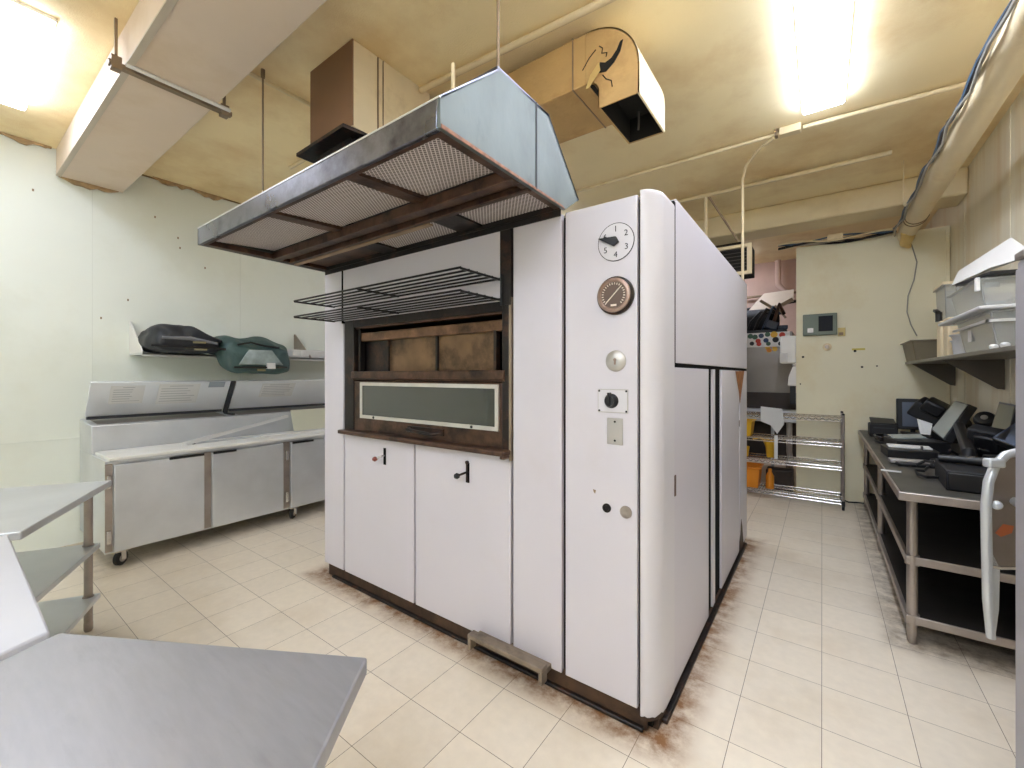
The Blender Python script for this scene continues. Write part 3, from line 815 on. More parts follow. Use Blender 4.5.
# framed grille box
gb = thing('vent_box', 'cream framed vent box with dark opening hanging beyond the oven corner', 'vent', (-.9, 5.05, 2.55))
fx0, fx1, fz0, fz1, fy = -1.35, -.588, 2.555, 2.875, 5.02
part('vent_frame', MB().box((fx0, fy, fz1 - .035), (fx1, fy + .04, fz1)).box((fx0, fy, fz0), (fx1, fy + .04, fz0 + .035)).box((fx1 - .045, fy, fz0 + .035), (fx1, fy + .04, fz1 - .035)).box((fx0, fy, fz0 + .035), (fx0 + .045, fy + .04, fz1 - .035)), PIPEC, gb, bev=.004)
part('vent_cavity', MB().box((fx0 + .01, fy + .03, fz0 + .01), (fx1 - .01, fy + .32, fz1 - .01)), HOLE, gb)
part('vent_stand', MB().cyl((fx0 + .2, fy + .2, 0), (fx0 + .2, fy + .2, fz0 + .02), .02), BRACKET, gb)
vg = MB()
for i in range(7):
    z = fz0 + .05 + i * .037
    vg.box((fx0 + .045, fy + .018, z), (fx1 - .045, fy + .026, z + .006))
part('vent_louvres', vg, DARKBR, gb)

# large cream pipe along the tan wall
bp_ = thing('large_pipe', 'thick cream insulated pipe running under the ceiling along the tan wall', 'pipe', (.745, 4.5, 3.06))
part('pipe_body', MB().tube([(.745, -.5, 3.06), (.745, 5.9, 3.06), (.745, 6.15, 3.045), (.745, 6.40, 3.03)], [.085, .085, .078, .06], 28), PIPEC, bp_)
bd = MB()
for yy in (5.66, 5.74):
    bd.tube([(.745 + .088 * math.cos(a), yy + .015 * math.sin(2 * a), 3.06 + .088 * math.sin(a)) for a in [2 * PI * k / 20 for k in range(20)]], .006, 6, closed=True)
part('pipe_band', bd, BRACKET, bp_)
part('loose_wrap', MB().tube([(.70, 6.05, 3.0), (.745, 6.18, 2.985), (.74, 6.32, 2.95), (.78, 6.40, 2.92)], [.03, .06, .05, .02], 10), TORN, bp_, label='crumpled wrap at the pipe end')
for yy in (1.5, 5.25):
    part('pipe_hanger', MB().box((.60, yy - .008, 3.04), (.645, yy + .008, 3.06)).box((.60, yy - .008, 3.04), (.606, yy + .008, ZC)), PIPEC, bp_)
R.seed(5)
for i, (mm, nm_) in enumerate(((WIREB, 'blue cable strapped along the thick cream pipe'), (BLACKW, 'black cable strapped along the thick cream pipe'), (WIREG, 'grey cable strapped along the thick cream pipe'))):
    pts = []
    for k in range(26):
        yy = 1.0 + 5.2 * k / 25
        pts.append((.645 - .006 * i + .012 * math.sin(k * 1.7 + i), yy, 3.085 - .028 * i + .014 * math.sin(k * 2.3 + 2 * i)))
    solo('pipe_cable', nm_, 'cable', MB().tube(pts, .009 if i else .012, 6), mm, pts[0])
# cables along the top of the cooler wall
for i in range(5):
    pts = []
    for k in range(20):
        xx = -.45 + 1.12 * k / 19
        pts.append((xx, YB - .03 - .018 * i, 3.11 + .02 * (i % 3) + .02 * math.sin(k * .42 + i * 1.7) - .02 * (k / 19)))
    solo('wall_top_cable', ['black', 'grey', 'dark blue', 'dusty black', 'pale'][i] + ' cable lying in the bundle along the top of the back wall', 'cable',
         MB().tube(pts, .014 if i < 2 else .010, 6), [BLACKW, WIREG, WIREB, RUBBER, PIPEC][i], pts[0], 'cables along the back wall top')
solo('wall_top_box', 'small pale junction box among cables on top of the back wall', 'box', MB().box((.05, YB - .13, 3.10), (.20, YB - .01, 3.17)), PIPEC, (.12, YB - .07, 3.1), bev=.006)
pw = [at_y(x, y, YB - .02) for x, y in ((907, 235), (912, 246), (917, 262), (914, 280), (908, 296), (907, 312), (911, 325), (917, 336))]
solo('hanging_wire', 'thin grey wire hanging down the back wall from the thick pipe', 'wire', MB().tube(pw, .006, 6), WIREG, pw[0])

# things on the cooler wall
ap = thing('control_box', 'grey green control box with dark display on the back wall', 'box', (-.02, YB, 1.97))
part('case', MB().box((-.192, YB - .05, 1.985), (.146, YB, 2.245)), PANELG, ap, bev=.006)
part('display', MB().box((-.035, YB - .054, 2.03), (.105, YB - .05, 2.215)), mat('dark_display', (30, 32, 38), .6, spec=.2), ap)
part('button', MB().lathe([(.024, 0), (.022, .012), (0, .013)], (-.115, YB - .05, 2.045), (0, -1, 0), 18).box((-.145, YB - .053, 2.02), (-.085, YB - .05, 2.075)), SILVER, ap)
sw2 = thing('wall_switch', 'small yellowed switch plate beside the grey control box', 'switch', (.19, YB, 1.97))
part('plate', MB().box((.155, YB - .012, 1.965), (.225, YB, 2.065)), mat('yellowed_plate', (206, 186, 120), .5), sw2, bev=.003)
part('rocker', MB().box((.165, YB - .02, 1.975), (.205, YB - .012, 2.01)), BRACKET, sw2, bev=.002)
rd = thing('round_dial', 'round beige thermostat dial on the back wall below the control box', 'dial', (.05, YB, 1.84))
part('bezel', MB().lathe([(.045, 0), (.045, .014), (.036, .02), (0, .02)], (.05, YB, 1.84), (0, -1, 0), 28), BEIGE, rd)
part('knob', MB().lathe([(.022, .02), (.02, .032), (0, .034)], (.05, YB, 1.84), (0, -1, 0), 20), STEELD, rd)
hl = MB()
for px, py, r in ((803, 357, .013), (800, 384, .011), (855, 351, .014), (862, 367, .012), (877, 366, .009)):
    p = at_y(px, py, YB)
    hl.lathe([(r, 0), (r, .003), (0, .003)], (p.x, YB, p.z), (0, -1, 0), 12)
struct('wall_hole', hl, HOLE, par=bk)
p = at_y(853, 349.5, YB)
struct('wall_stain', MB().box((p.x - .01, YB - .002, p.z - .01), (p.x + .11, YB, p.z + .012)), mat('yellow_tape', (206, 190, 90), .6), par=bk)

# ------------------------------------------------------------------ pizza prep fridge at the pale wall
PX = -4.42
pf = thing('prep_fridge', 'stainless pizza prep fridge with open lids along the pale wall', 'fridge', (-4.85, 1.9, 0))
PY0, PY1 = .79, 3.06
part('body', MB().box((-5.34, PY0, .125), (PX - .03, PY1, .838)), STEEL, pf, bev=.006)
part('face_frame', MB().box((PX - .03, PY0, .125), (PX - .006, PY1, .838)), STEEL, pf)
part('mullion', MB().box((PX - .01, 1.435, .14), (PX + .004, 1.485, .815)).box((PX - .01, 2.118, .14), (PX + .002, 2.182, .815)).box((PX - .01, PY0, .14), (PX + .002, .832, .815)), STEELD, pf)
hn = []
for a, b, h0, h1, hg in ((.838, 1.43, 1.18, 1.425, .81), (1.49, 2.112, 1.495, 1.68, 2.148), (2.188, 2.84, 2.2, 2.42, 2.85)):
    d = part('door', MB().box((PX - .004, a, .135), (PX + .022, b, .805)), STEEL, pf, bev=.005)
    part('door_handle', MB().box((PX + .018, h0, .792), (PX + .034, h1, .812)), BLACK, d)
    for z in (.257, .68):
        part('hinge', MB().box((PX + .0, hg - .014, z - .05), (PX + .028, hg + .012, z + .05)), CHROME, d, bev=.004)
part('worktop_edge', MB().box((-4.87, PY0 - .005, .822), (PX + .02, PY1, .842)), STEEL, pf, bev=.003)
part('cutting_board', MB().box((-4.86, PY0 + .015, .842), (PX + .03, PY1 - .02, .866)), BOARD, pf, bev=.004, label='long white cutting board')
part('raised_rail', MB().prism([(-5.345, PY0, .838), (-4.885, PY0, .838), (-4.885, PY0, 1.075), (-5.345, PY0, 1.105)], (0, PY1 - PY0, 0)), STEEL, pf, bev=.006)
part('pan_opening', MB().prism([(-5.27, PY0 + .05, 1.102), (-4.96, PY0 + .05, 1.082), (-4.96, 1.80, 1.082), (-5.27, 1.80, 1.102)], (0, 0, .003)).prism([(-5.27, 1.92, 1.102), (-4.96, 1.92, 1.082), (-4.96, PY1 - .05, 1.082), (-5.27, PY1 - .05, 1.102)], (0, 0, .003)), GREYSS, pf)
lid_dx, lz0, lz1 = .22, 1.135, 1.437
for a, b in ((PY0 + .0, 1.83), (1.885, PY1 - .02)):
    xb = -5.13
    q = [(xb, a, lz0), (xb, b, lz0), (xb + lid_dx, b, lz1), (xb + lid_dx, a, lz1)]
    ld = part('lid', MB().prism(q, (-.022, 0, .011)), LIDM, pf, bev=.004, label='raised hinged steel lid with taped sheets')
    part('lid_gasket', MB().box((xb - .03, a + .01, lz0 - .022), (xb + .012, b - .01, lz0 + .004)), GASKET, ld)
    def lp(y, s, e=.002):    # s: 0 bottom, 1 top of the lid face
        return Vector((xb + lid_dx * s + e, y, lz0 + (lz1 - lz0) * s))
    sheets = ((a + .13, a + .36, .36, .90), (a + .46, a + .78, .30, .93)) if a < 1 else ((a + .26, a + .62, .40, .90),)
    for y0, y1, s0, s1 in sheets:
        sh = part('paper_sheet', MB().prism([lp(y0, s0), lp(y1, s0), lp(y1, s1), lp(y0, s1)], (.002, 0, -.0005)), PAPER, ld)
        pr_ = MB()
        n = 7
        for k in range(n):
            s = s1 - (k + 1) * (s1 - s0) / (n + 1)
            y_a = y0 + .02 + (0.06 if k == 0 else 0)
            y_b = y1 - .02 - R.random() * .08
            pr_.prism([lp(y_a, s, .0045), lp(y_b, s, .0045), lp(y_b, s + .018, .0045), lp(y_a, s + .018, .0045)], (.0006, 0, 0))
        part('print_lines', pr_, TAPE, sh)
    if a < 1:
        part('lid_label', MB().prism([lp(1.64, .80), lp(1.78, .80), lp(1.78, .985), lp(1.64, .985)], (.002, 0, 0)), mat('blue_grey_label', (150, 160, 168), .5), ld)
R.seed(2)

def caster(par, x, y, h, r=.058):
    c = part('caster', MB().box((x - .04, y - .04, h - .012), (x + .04, y + .04, h)).box((x - .022, y - .028, r * .8), (x - .016, y + .03, h - .01)).box((x + .016, y - .028, r * .8), (x + .022, y + .03, h - .01)), CHROME, par)
    part('wheel', MB().lathe([(.0, -.018), (r * .86, -.018), (r, -.01), (r, .01), (r * .86, .018), (0, .018)], (x, y, r), (.8, .6, 0), 24), RUBBER, c)
    part('hub', MB().lathe([(r * .5, -.0205), (r * .5, .0205)], (x, y, r), (.8, .6, 0), 14), STEELD, c)
for x in (-4.475, -5.25):
    for y in (.89, 2.24, 2.98):
        caster(pf, x, y, .125)
part('lid_divider', MB().prism([(-5.135, 1.838, 1.10), (-5.135, 1.878, 1.10), (-4.915, 1.878, 1.43), (-4.915, 1.838, 1.43)], (-.02, 0, .01)).box((-5.14, 1.842, 1.085), (-4.93, 1.872, 1.10)), GASKET, pf)
# loose things on the prep fridge
solo('clear_plastic_strip', 'long whitish plastic strip leaning across the prep fridge worktop', 'strip',
     MB().prism([(-4.62, 1.33, .868), (-4.60, 1.36, .868), (-4.866, 2.39, 1.02), (-4.87, 2.37, 1.02)], (0, .0, .03)), CLEARL, (-4.62, 1.34, .868))
rt = thing('metal_rod', 'thin metal rod with black tip lying on the prep fridge cutting board', 'rod', (-4.6, 1.45, .875))
pA, pB = at_z(195, 443, .875), at_x(318, 425, -4.66)
part('shaft', MB().cyl(pA, (pB.x, pB.y, .875), .009, 10), STEEL, rt)
part('tip', MB().cyl(pA + (pA - Vector((pB.x, pB.y, .875))).normalized() * .02, pA, .013, 10), BLACK, rt)
solo('clear_guard_sheet', 'yellowed clear plastic sheet standing on the prep fridge beside the oven', 'sheet',
     MB().prism([(-4.80, 2.42, .868), (-4.80, 3.0, .868), (-4.88, 3.0, 1.10), (-4.88, 2.42, 1.10)], (-.006, 0, 0)), YCLEAR, (-4.8, 2.7, .868))
solo('narrow_white_strip', 'narrow white strip lying near the front edge of the cutting board', 'strip', MB().box((-4.62, 1.98, .867), (-4.585, 2.9, .882)), WHITEP, (-4.6, 2.4, .867), bev=.003)

# wall shelf over the prep fridge
ws = thing('storage_shelf', 'narrow pale metal wall shelf above the prep fridge', 'shelf', (-5.16, 2.1, 1.69))
part('shelf_board', MB().box((-5.365, 1.13, 1.684), (-4.95, 3.4, 1.704)).box((-4.956, 1.13, 1.672), (-4.95, 3.4, 1.704)), mat('pale_shelf_metal', (206, 208, 204), .45, .3, var=.04, vscale=3), ws, bev=.003)
for yy in (1.13, 2.70, 3.35):
    part('shelf_bracket', MB().prism([(-5.365, yy, 1.704), (-4.96, yy, 1.704), (-4.98, yy, 1.73), (-5.345, yy, 2.01), (-5.365, yy, 2.01)], (0, .012, 0)), WHITEP if yy < 2 else STEELD, ws, bev=.002)

def soft(cx, cy, cz, sx, sy, sz, fn, name, m, par, seed=1, sub=1):
    """puffy sack: a subdivided box pushed by fn"""
    b = MB()
    nx, ny, nz = 5, 9, 4
    bm = b.bm
    bmesh.ops.create_cube(bm, size=1.0)
    bmesh.ops.subdivide_edges(bm, edges=bm.edges[:], cuts=13, use_grid_fill=True)
    rr = random.Random(seed)
    from mathutils import noise
    for v in bm.verts:
        p = v.co * 2.0
        p = p / (abs(p.x) ** 5 + abs(p.y) ** 5 + abs(p.z) ** 5) ** .2
        q = fn(p, rr)
        w_ = Vector((cx + q.x * sx / 2, cy + q.y * sy / 2, cz + q.z * sz / 2))
        k = noise.noise(w_ * 11 + Vector((seed, 0, 0)))
        k2 = abs(noise.noise(w_ * 6 + Vector((0, seed, 3)))) - .2
        n_ = p.normalized()
        w_ += n_ * (.012 * k - .036 * k2)
        v.co = w_
    return part(name, b, m, par, sub=sub)
# black bag: low slumped
bb = thing('black_delivery_bag', 'slumped black insulated delivery bag on the wall shelf', 'bag', (-5.0, 1.41, 1.704))
def f_black(p, rr):
    q = p.copy()
    l = max(abs(p.x), abs(p.y), abs(p.z))
    if p.z > 0:
        ridge = .55 + .30 * math.cos((p.y + .55) * 2.2) + .22 * math.exp(-((p.y - .1) / .25) ** 2) + .1 * p.x
        q.z = p.z * ridge
        q.z -= .3 * max(0, p.y - .3)
    q.y += .05 * math.sin(4 * p.z)
    q.x += .06 * math.sin(5 * p.y) * abs(p.z)
    q += Vector((0, 0, 0))
    return q
soft(-5.0, 1.425, 1.845, .62, .56, .27, f_black, 'bag_body', BAGB, bb, 4)
part('flap_strip', MB().tube([(-4.66, 1.20, 1.83), (-4.655, 1.40, 1.835), (-4.67, 1.62, 1.80)], [.012, .02, .012], 6), GREYW, bb, label='grey reflective strip on the flap')
part('handle_strap', MB().tube([(-4.69, 1.13, 1.76), (-4.665, 1.25, 1.755), (-4.66, 1.5, 1.755), (-4.70, 1.70, 1.75)], .013, 6), BLACK, bb)
part('bag_badge', MB().obox((-4.645, 1.47, 1.80), (.006, .10, .018)).obox((-4.645, 1.48, 1.735), (.006, .10, .016)), mat('dull_gold_badge', (130, 122, 90), .5), bb)
# green bag: sagging over the shelf edge
gbag = thing('green_delivery_bag', 'dark green insulated delivery bag sagging over the wall shelf edge', 'bag', (-4.95, 2.0, 1.704))
def f_green(p, rr):
    q = p.copy()
    if p.z > 0:
        q.z = p.z * (.72 + .26 * math.exp(-((p.y - .3) / .28) ** 2) + .22 * math.exp(-((p.y + .75) / .25) ** 2))
    sag = max(0, p.x - .1)
    if p.z < 0:
        q.z *= .42 + .58 * min(1, max(0, (p.x - .12) / .3))
    q.z -= 1.15 * sag * (1 if p.z < 0 else .55)
    q.y *= 1 - .06 * (p.z > 0) * p.z
    q.y += .03 * max(0, -p.z)
    q += Vector((0, 0, 0))
    return q
soft(-4.985, 2.02, 1.775, .62, .68, .30, f_green, 'bag_body', BAGG, gbag, 9)
def gp(y, z):
    return Vector((-4.652 - .10 * (z - 1.50), y, z))
part('clear_pocket', MB().prism([gp(1.80, 1.60), gp(2.23, 1.60), gp(2.12, 1.755), gp(1.90, 1.755)], (.014, 0, .004)), BAGS, gbag, bev=.004, label='wrinkled clear front pocket')
part('front_strap', MB().tube([gp(1.76, 1.575), gp(2.0, 1.578) + Vector((.02, 0, 0)), gp(2.27, 1.582)], .010, 6), BLACK, gbag)
part('handle_strap', MB().tube([gp(1.80, 1.80), gp(1.92, 1.83), gp(2.05, 1.80) + Vector((.02, 0, 0)), gp(2.2, 1.79)], .011, 6), BLACK, gbag)
part('white_tag', MB().prism([gp(2.06, 1.565), gp(2.14, 1.565), gp(2.14, 1.625), gp(2.06, 1.625)], (.03, 0, 0)), PAPER, gbag)
part('bag_badge', MB().prism([gp(1.97, 1.54), gp(2.04, 1.54), gp(2.04, 1.56), gp(1.97, 1.56)], (.03, 0, 0)), MATS['dull_gold_badge'], gbag)
cc = thing('clear_container', 'small clear container with white tag on the wall shelf', 'container', (-5.1, 2.6, 1.704))
part('tub', MB().box((-5.25, 2.42, 1.705), (-5.0, 2.92, 1.80)), CLEARL, cc, bev=.01)
part('tag', MB().box((-5.0, 2.50, 1.725), (-4.997, 2.60, 1.785)), PAPER, cc)
sk = solo('steel_scoop', 'small dark metal wedge on the wall shelf beside the clear container', 'scoop', MB().prism([(-5.05, 2.78, 1.704), (-5.05, 2.95, 1.704), (-5.05, 2.79, 1.80)], (.02, 0, 0)), STEELD, (-5.05, 2.85, 1.704))

# ------------------------------------------------------------------ steel tables in the foreground
def leg(name, par, x, y, z1, r=.02):
    l = part(name, MB().cyl((x, y, .05), (x, y, z1), r, 18), STEELD, par)
    part('foot', MB().lathe([(.016, 0), (.021, .012), (.021, .05), (.016, .06)], (x, y, 0), (0, 0, 1), 16), STEELD, l)
    return l
# table with two undershelves
TZ = .86
c0 = Vector((-3.497, .656, 0))
e1 = Vector((.891, -.454, 0)).normalized()
e2 = Vector((-.52, -.855, 0)).normalized()
st_ = thing('shelved_table', 'steel worktable with two undershelves in the front corner by the pale wall', 'table', c0)
def quad(o, a, b, la, lb, z):
    return [o + Vector((0, 0, z)), o + a * la + Vector((0, 0, z)), o + a * la + b * lb + Vector((0, 0, z)), o + b * lb + Vector((0, 0, z))]
part('table_top', MB().prism(quad(c0, e1, e2, .955, .62, TZ - .035), (0, 0, .035)), STEEL, st_, bev=.005)
for z in (.50, .20):
    part('undershelf', MB().prism(quad(c0 + e1 * .04 + e2 * .04, e1, e2, .87, .54, z - .028), (0, 0, .028)), STEEL, st_, bev=.004)
for la, lb in ((.075, .085), (.88, .085), (.88, .55), (.075, .55)):
    q = c0 + e1 * la + e2 * lb
    l = leg('leg', st_, q.x, q.y, TZ - .03)
    part('leg_collar', MB().cyl((q.x, q.y, .465), (q.x, q.y, .505), .026, 16).cyl((q.x, q.y, .165), (q.x, q.y, .205), .026, 16), STEELD, l)
# foreground table
fa, fb = Vector((-.834, .586, 0)), Vector((-1.533, .192, 0))
ra, rb = Vector((.61, -.79, 0)).normalized(), Vector((.42, -.907, 0)).normalized()
ft_ = thing('front_worktable', 'scuffed brushed steel worktable nearest the viewer below the oven doors', 'table', (-1.0, 0, 0))
pts = [fa, fa + ra * .72, fb + rb * .85, fb]
part('table_top', MB().prism([p + Vector((0, 0, TZ - .038)) for p in pts], (0, 0, .038)), TABLETOP, ft_, bev=.005, seg=3)
part('undershelf', MB().prism([(pts[0] * .86 + pts[2] * .14) + Vector((0, 0, .27)), (pts[1] * .86 + pts[3] * .14) + Vector((0, 0, .27)), (pts[2] * .86 + pts[0] * .14) + Vector((0, 0, .27)), (pts[3] * .86 + pts[1] * .14) + Vector((0, 0, .27))], (0, 0, .03)), STEEL, ft_, bev=.004)
for i in range(4):
    q = pts[i] * .84 + pts[(i + 2) % 4] * .16
    leg('leg', ft_, q.x, q.y, TZ - .03)
# white counter between them
wt = thing('white_counter', 'white topped counter at the picture edge beside the scuffed steel worktable', 'counter', (-2.0, -.1, 0))
wp = [Vector((-2.645, .188, 0)), Vector((-1.56, .178, 0)), Vector((-1.24, -.55, 0)), Vector((-2.64, -.55, 0))]
part('counter_top', MB().prism([p + Vector((0, 0, TZ - .034)) for p in wp], (0, 0, .034)), mat('pale_counter', (200, 201, 208), .45, var=.02, vscale=3), wt, bev=.006)
part('counter_base', MB().box((-2.0, -.5, .06), (-1.62, .06, TZ - .034)), WHITEP, wt, bev=.006)
for x, y in ((-1.95, .0), (-1.67, .0), (-1.95, -.44), (-1.67, -.44)):
    part('foot', MB().lathe([(.02, 0), (.02, .06)], (x, y, 0), (0, 0, 1), 14), RUBBER, wt)

# ------------------------------------------------------------------ worktable with electronics by the tan wall
rt_ = thing('electronics_table', 'long steel worktable with shelves coloured as shade along the tan wall', 'table', (.7, 4.7, 0))
RX0, RX1, RY0, RY1 = .338, 1.09, 3.13, 6.36
part('table_top', MB().box((RX0 + .012, RY0 + .012, TZ - .012), (RX1, RY1, TZ + .003)), DARKTOP, rt_, bev=.002)
part('top_edge', MB().box((RX0, RY0, TZ - .045), (RX1, RY0 + .03, TZ)).box((RX0, RY0 + .03, TZ - .045), (RX0 + .025, RY1, TZ)), STEELD, rt_, bev=.004)
for z in (.485, .155):
    part('undershelf', MB().box((RX0 + .06, RY0 + .10, z - .03), (RX1 - .02, RY1 - .05, z)), SHELFSHADE, rt_)
    part('shelf_edge', MB().box((RX0 + .04, RY0 + .085, z - .038), (RX1 - .02, RY0 + .10, z + .006)).box((RX0 + .04, RY0 + .10, z - .038), (RX0 + .06, RY1 - .05, z + .006)), STEELD, rt_, bev=.003)
part('rear_sheet', MB().box((RX1 - .02, RY0 + .10, .10), (RX1 - .012, RY1, TZ - .05)), SHELFSHADE, rt_)  # dark sheet carries the shade behind the shelves in its colour
for x in (.408, 1.05):
    for y in (3.245, 4.78, 6.26):
        l = leg('leg', rt_, x, y, TZ - .03, .024)
        part('leg_collar', MB().cyl((x, y, .44), (x, y, .495), .032, 16).cyl((x, y, .11), (x, y, .165), .032, 16), STEELD, l)

TT = TZ + .0035
def dev(name, label, cat, loc):
    return thing(name, label, cat, (loc[0], loc[1], TT))
# receipt printer at the far end
d = dev('receipt_printer', 'black receipt printer at the far end of the electronics table', 'printer', (.5, 5.85))
part('case', MB().box((.40, 5.74, TT), (.62, 5.98, TT + .13)), BLACKM, d, bev=.012)
part('lid', MB().prism([(.41, 5.76, TT + .13), (.61, 5.76, TT + .13), (.61, 5.97, TT + .165), (.41, 5.97, TT + .175)], (0, 0, .012)), BLACK, d, bev=.004)
part('paper_slot', MB().box((.43, 5.735, TT + .09), (.59, 5.742, TT + .10)), GASKET, d)
# cable heap
R.seed(21)
m = MB()
for s in range(5):
    a0 = R.random() * 6
    pts = [(.46 + .06 * math.cos(a0 + k * .8) + .02 * R.random(), 5.25 + .16 * math.sin(a0 + k * .8) + .03 * R.random(), TT + .012 + .012 * s + .01 * R.random()) for k in range(9)]
    m.tube(pts, .007, 6)
solo('cable_coil', 'tangled black power cable coil on the aisle side of the table', 'cable', m, BLACK, (.46, 5.25, TT))
solo('power_brick', 'small dull grey power brick beside the tangled cable coil', 'adapter', MB().obox((.52, 4.98, TT + .022), (.07, .14, .042), (0, 0, 20)), mat('dull_grey_plastic', (104, 98, 90), .5), (.52, 4.98, TT), bev=.008)
# upright monitor
d = dev('upright_monitor', 'black framed monitor with bluish screen standing upright against the back wall', 'monitor', (.77, 6.22))
part('case', MB().obox((.79, 6.22, TT + .215), (.27, .05, .33), (-6, 0, 0)), BLACK, d, bev=.008)
part('screen', MB().obox((.80, 6.192, TT + .215), (.20, .004, .26), (-6, 0, 0)), SCREENB, d)
part('foot', MB().box((.69, 6.14, TT), (.89, 6.30, TT + .02)).box((.77, 6.225, TT), (.81, 6.25, TT + .08)), BLACK, d, bev=.004)
# tilted black terminal stack behind
d = dev('tilted_terminal_base', 'bulky black terminal tilted on its side beside the upright monitor', 'terminal', (.95, 5.75))
part('case', MB().obox((.915, 5.70, TT + .235), (.42, .30, .16), (8, 32, -14)), BLACKM, d, bev=.02)
part('stand', MB().obox((.93, 5.72, TT + .07), (.24, .22, .14), (0, 0, 10)), BLACK, d, bev=.01)
part('rear_cover', MB().obox((.865, 5.62, TT + .33), (.16, .20, .12), (10, 32, -14)), BLACK, d, bev=.02)
# paper slip
q = [at_d(*a) for a in ((917, 419, 3.85), (932, 424, 3.75), (930, 435, 3.7), (920, 434, 3.8))]
solo('paper_slip', 'curled white paper slip standing among the black electronics', 'paper', MB().prism(q, (.004, .006, .002)), PAPER, (q[3].x, q[3].y, TT))
# tablet on black box
d = dev('tablet_dock', 'black docking box with a pale tablet on top near the tangled cable', 'dock', (.62, 4.92))
part('case', MB().obox((.64, 4.93, TT + .045), (.34, .30, .09), (0, 0, 12)), BLACK, d, bev=.008)
part('tablet', MB().obox((.59, 4.97, TT + .105), (.22, .13, .014), (7, -4, 12)), SCREEN, d, bev=.004, label='pale tablet lying tilted on top')
part('antenna', MB().tube([(.62, 4.80, TT + .09), (.635, 4.79, TT + .06), (.66, 4.77, TT + .02)], .008, 6), CHROME, d)
# laptop like flat case
d = dev('flat_drive', 'flat black box with white cover sheet in front of the tablet dock', 'box', (.55, 4.55))
part('case', MB().obox((.55, 4.50, TT + .034), (.30, .28, .066), (0, 0, 4)), BLACK, d, bev=.005)
part('cover_sheet', MB().obox((.55, 4.53, TT + .074), (.25, .12, .012), (2, 0, 2)), WHITEP, d, bev=.003)
part('ear', MB().box((.60, 4.40, TT + .067), (.615, 4.42, TT + .10)), CHROME, d)
# handheld scanner strap
d = dev('card_reader', 'slim silver and black card reader lying at the aisle end of the table', 'reader', (.5, 4.06))
part('body', MB().obox((.52, 4.10, TT + .024), (.26, .075, .026), (0, 0, 8)), SILVER, d, bev=.006)
part('underside', MB().obox((.54, 4.06, TT + .012), (.24, .11, .022), (0, 0, 8)), BLACK, d, bev=.006)
sp_ = [at_z(x, y, TT + .02 + dz) for x, y, dz in ((916, 465, .02), (925, 461, .05), (933, 462, .06), (938, 468, .03), (942, 475, 0), (938, 477.5, 0), (927, 477, 0), (918, 474, 0), (915, 470, .01), (924, 471, .015), (928, 467, .02))]
solo('strap_loop', 'black hand strap loop lying in front of the card reader', 'strap', MB().tube(sp_, .009, 8), BLACK, (sp_[6].x, sp_[6].y, TT))
p = at_z(891, 471, TT)
solo('paper_label', 'small white label stuck near the aisle edge of the electronics table', 'label', MB().obox((p.x, p.y, TT + .001), (.10, .05, .002), (0, 0, -5)), PAPER, (p.x, p.y, TT))
# cash drawer
d = dev('cash_drawer', 'black cash drawer box at the near end of the electronics table', 'drawer', (.75, 3.5))
part('case', MB().obox((.775, 3.52, TT + .055), (.42, .44, .11), (0, 0, -3)), BLACKM, d, bev=.006)
part('drawer_front', MB().obox((.765, 3.295, TT + .052), (.41, .016, .094), (0, 0, -3)), BLACK, d, bev=.004)
part('drawer_lock', MB().lathe([(.012, 0), (.01, .008), (0, .008)], (.78, 3.288, TT + .06), (0, -1, 0), 12), SOOTSHADE, d)
d = thing('barcode_scanner', 'long black barcode scanner resting on the cash drawer', 'scanner', (.70, 3.62, TT + .112))
part('handle', MB().tube([(.57, 3.60, TT + .135), (.68, 3.58, TT + .138), (.80, 3.55, TT + .138)], [.022, .024, .03], 12), BLACK, d)
part('head', MB().obox((.84, 3.54, TT + .14), (.09, .09, .055), (0, 0, -12)), BLACKM, d, bev=.012)
part('trigger', MB().obox((.70, 3.565, TT + .16), (.03, .012, .01)), CHROME, d)
# big tilted terminal with pale screen
d = dev('touch_terminal', 'large black touch terminal with pale screen tilted above the pile', 'terminal', (.76, 4.3))
qa = [at_d(*a) for a in ((931, 430, 3.72), (955.5, 400.5, 3.75), (969, 404, 3.5), (943, 440, 3.45))]
nrm = (qa[1] - qa[0]).cross(qa[3] - qa[0]).normalized()
if nrm.dot(Vector((0, 0, EYE)) - qa[0]) > 0:
    nrm = -nrm
thick = nrm * .05 + Vector((.018, .008, 0))
part('case', MB().prism(qa, thick), BLACKM, d, bev=.008)
cen = sum(qa, Vector()) / 4
part('screen', MB().prism([cen + (p - cen) * .93 for p in qa], nrm * -.004), SCREEN, d)
part('neck', MB().tube([cen + thick * .9, Vector((.80, 4.12, TT + .12)), Vector((.79, 4.12, TT + .03))], [.035, .04, .05], 12), BLACK, d)
part('foot', MB().obox((.76, 4.12, TT + .018), (.30, .26, .034), (0, 0, -8)), BLACK, d, bev=.012)
# wide black pad beneath the terminal
d = dev('keyboard_tray', 'curved black keyboard tray under the pale touch terminal', 'tray', (.74, 4.4))
part('tray', MB().obox((.86, 4.22, TT + .05), (.33, .16, .03), (0, 0, -4)), BLACK, d, bev=.014)
part('rest', MB().obox((.86, 4.23, TT + .018), (.26, .12, .034), (0, 0, -4)), BLACK, d, bev=.006)
part('badge', MB().obox((.97, 4.20, TT + .066), (.03, .02, .004)), CHROME, d)
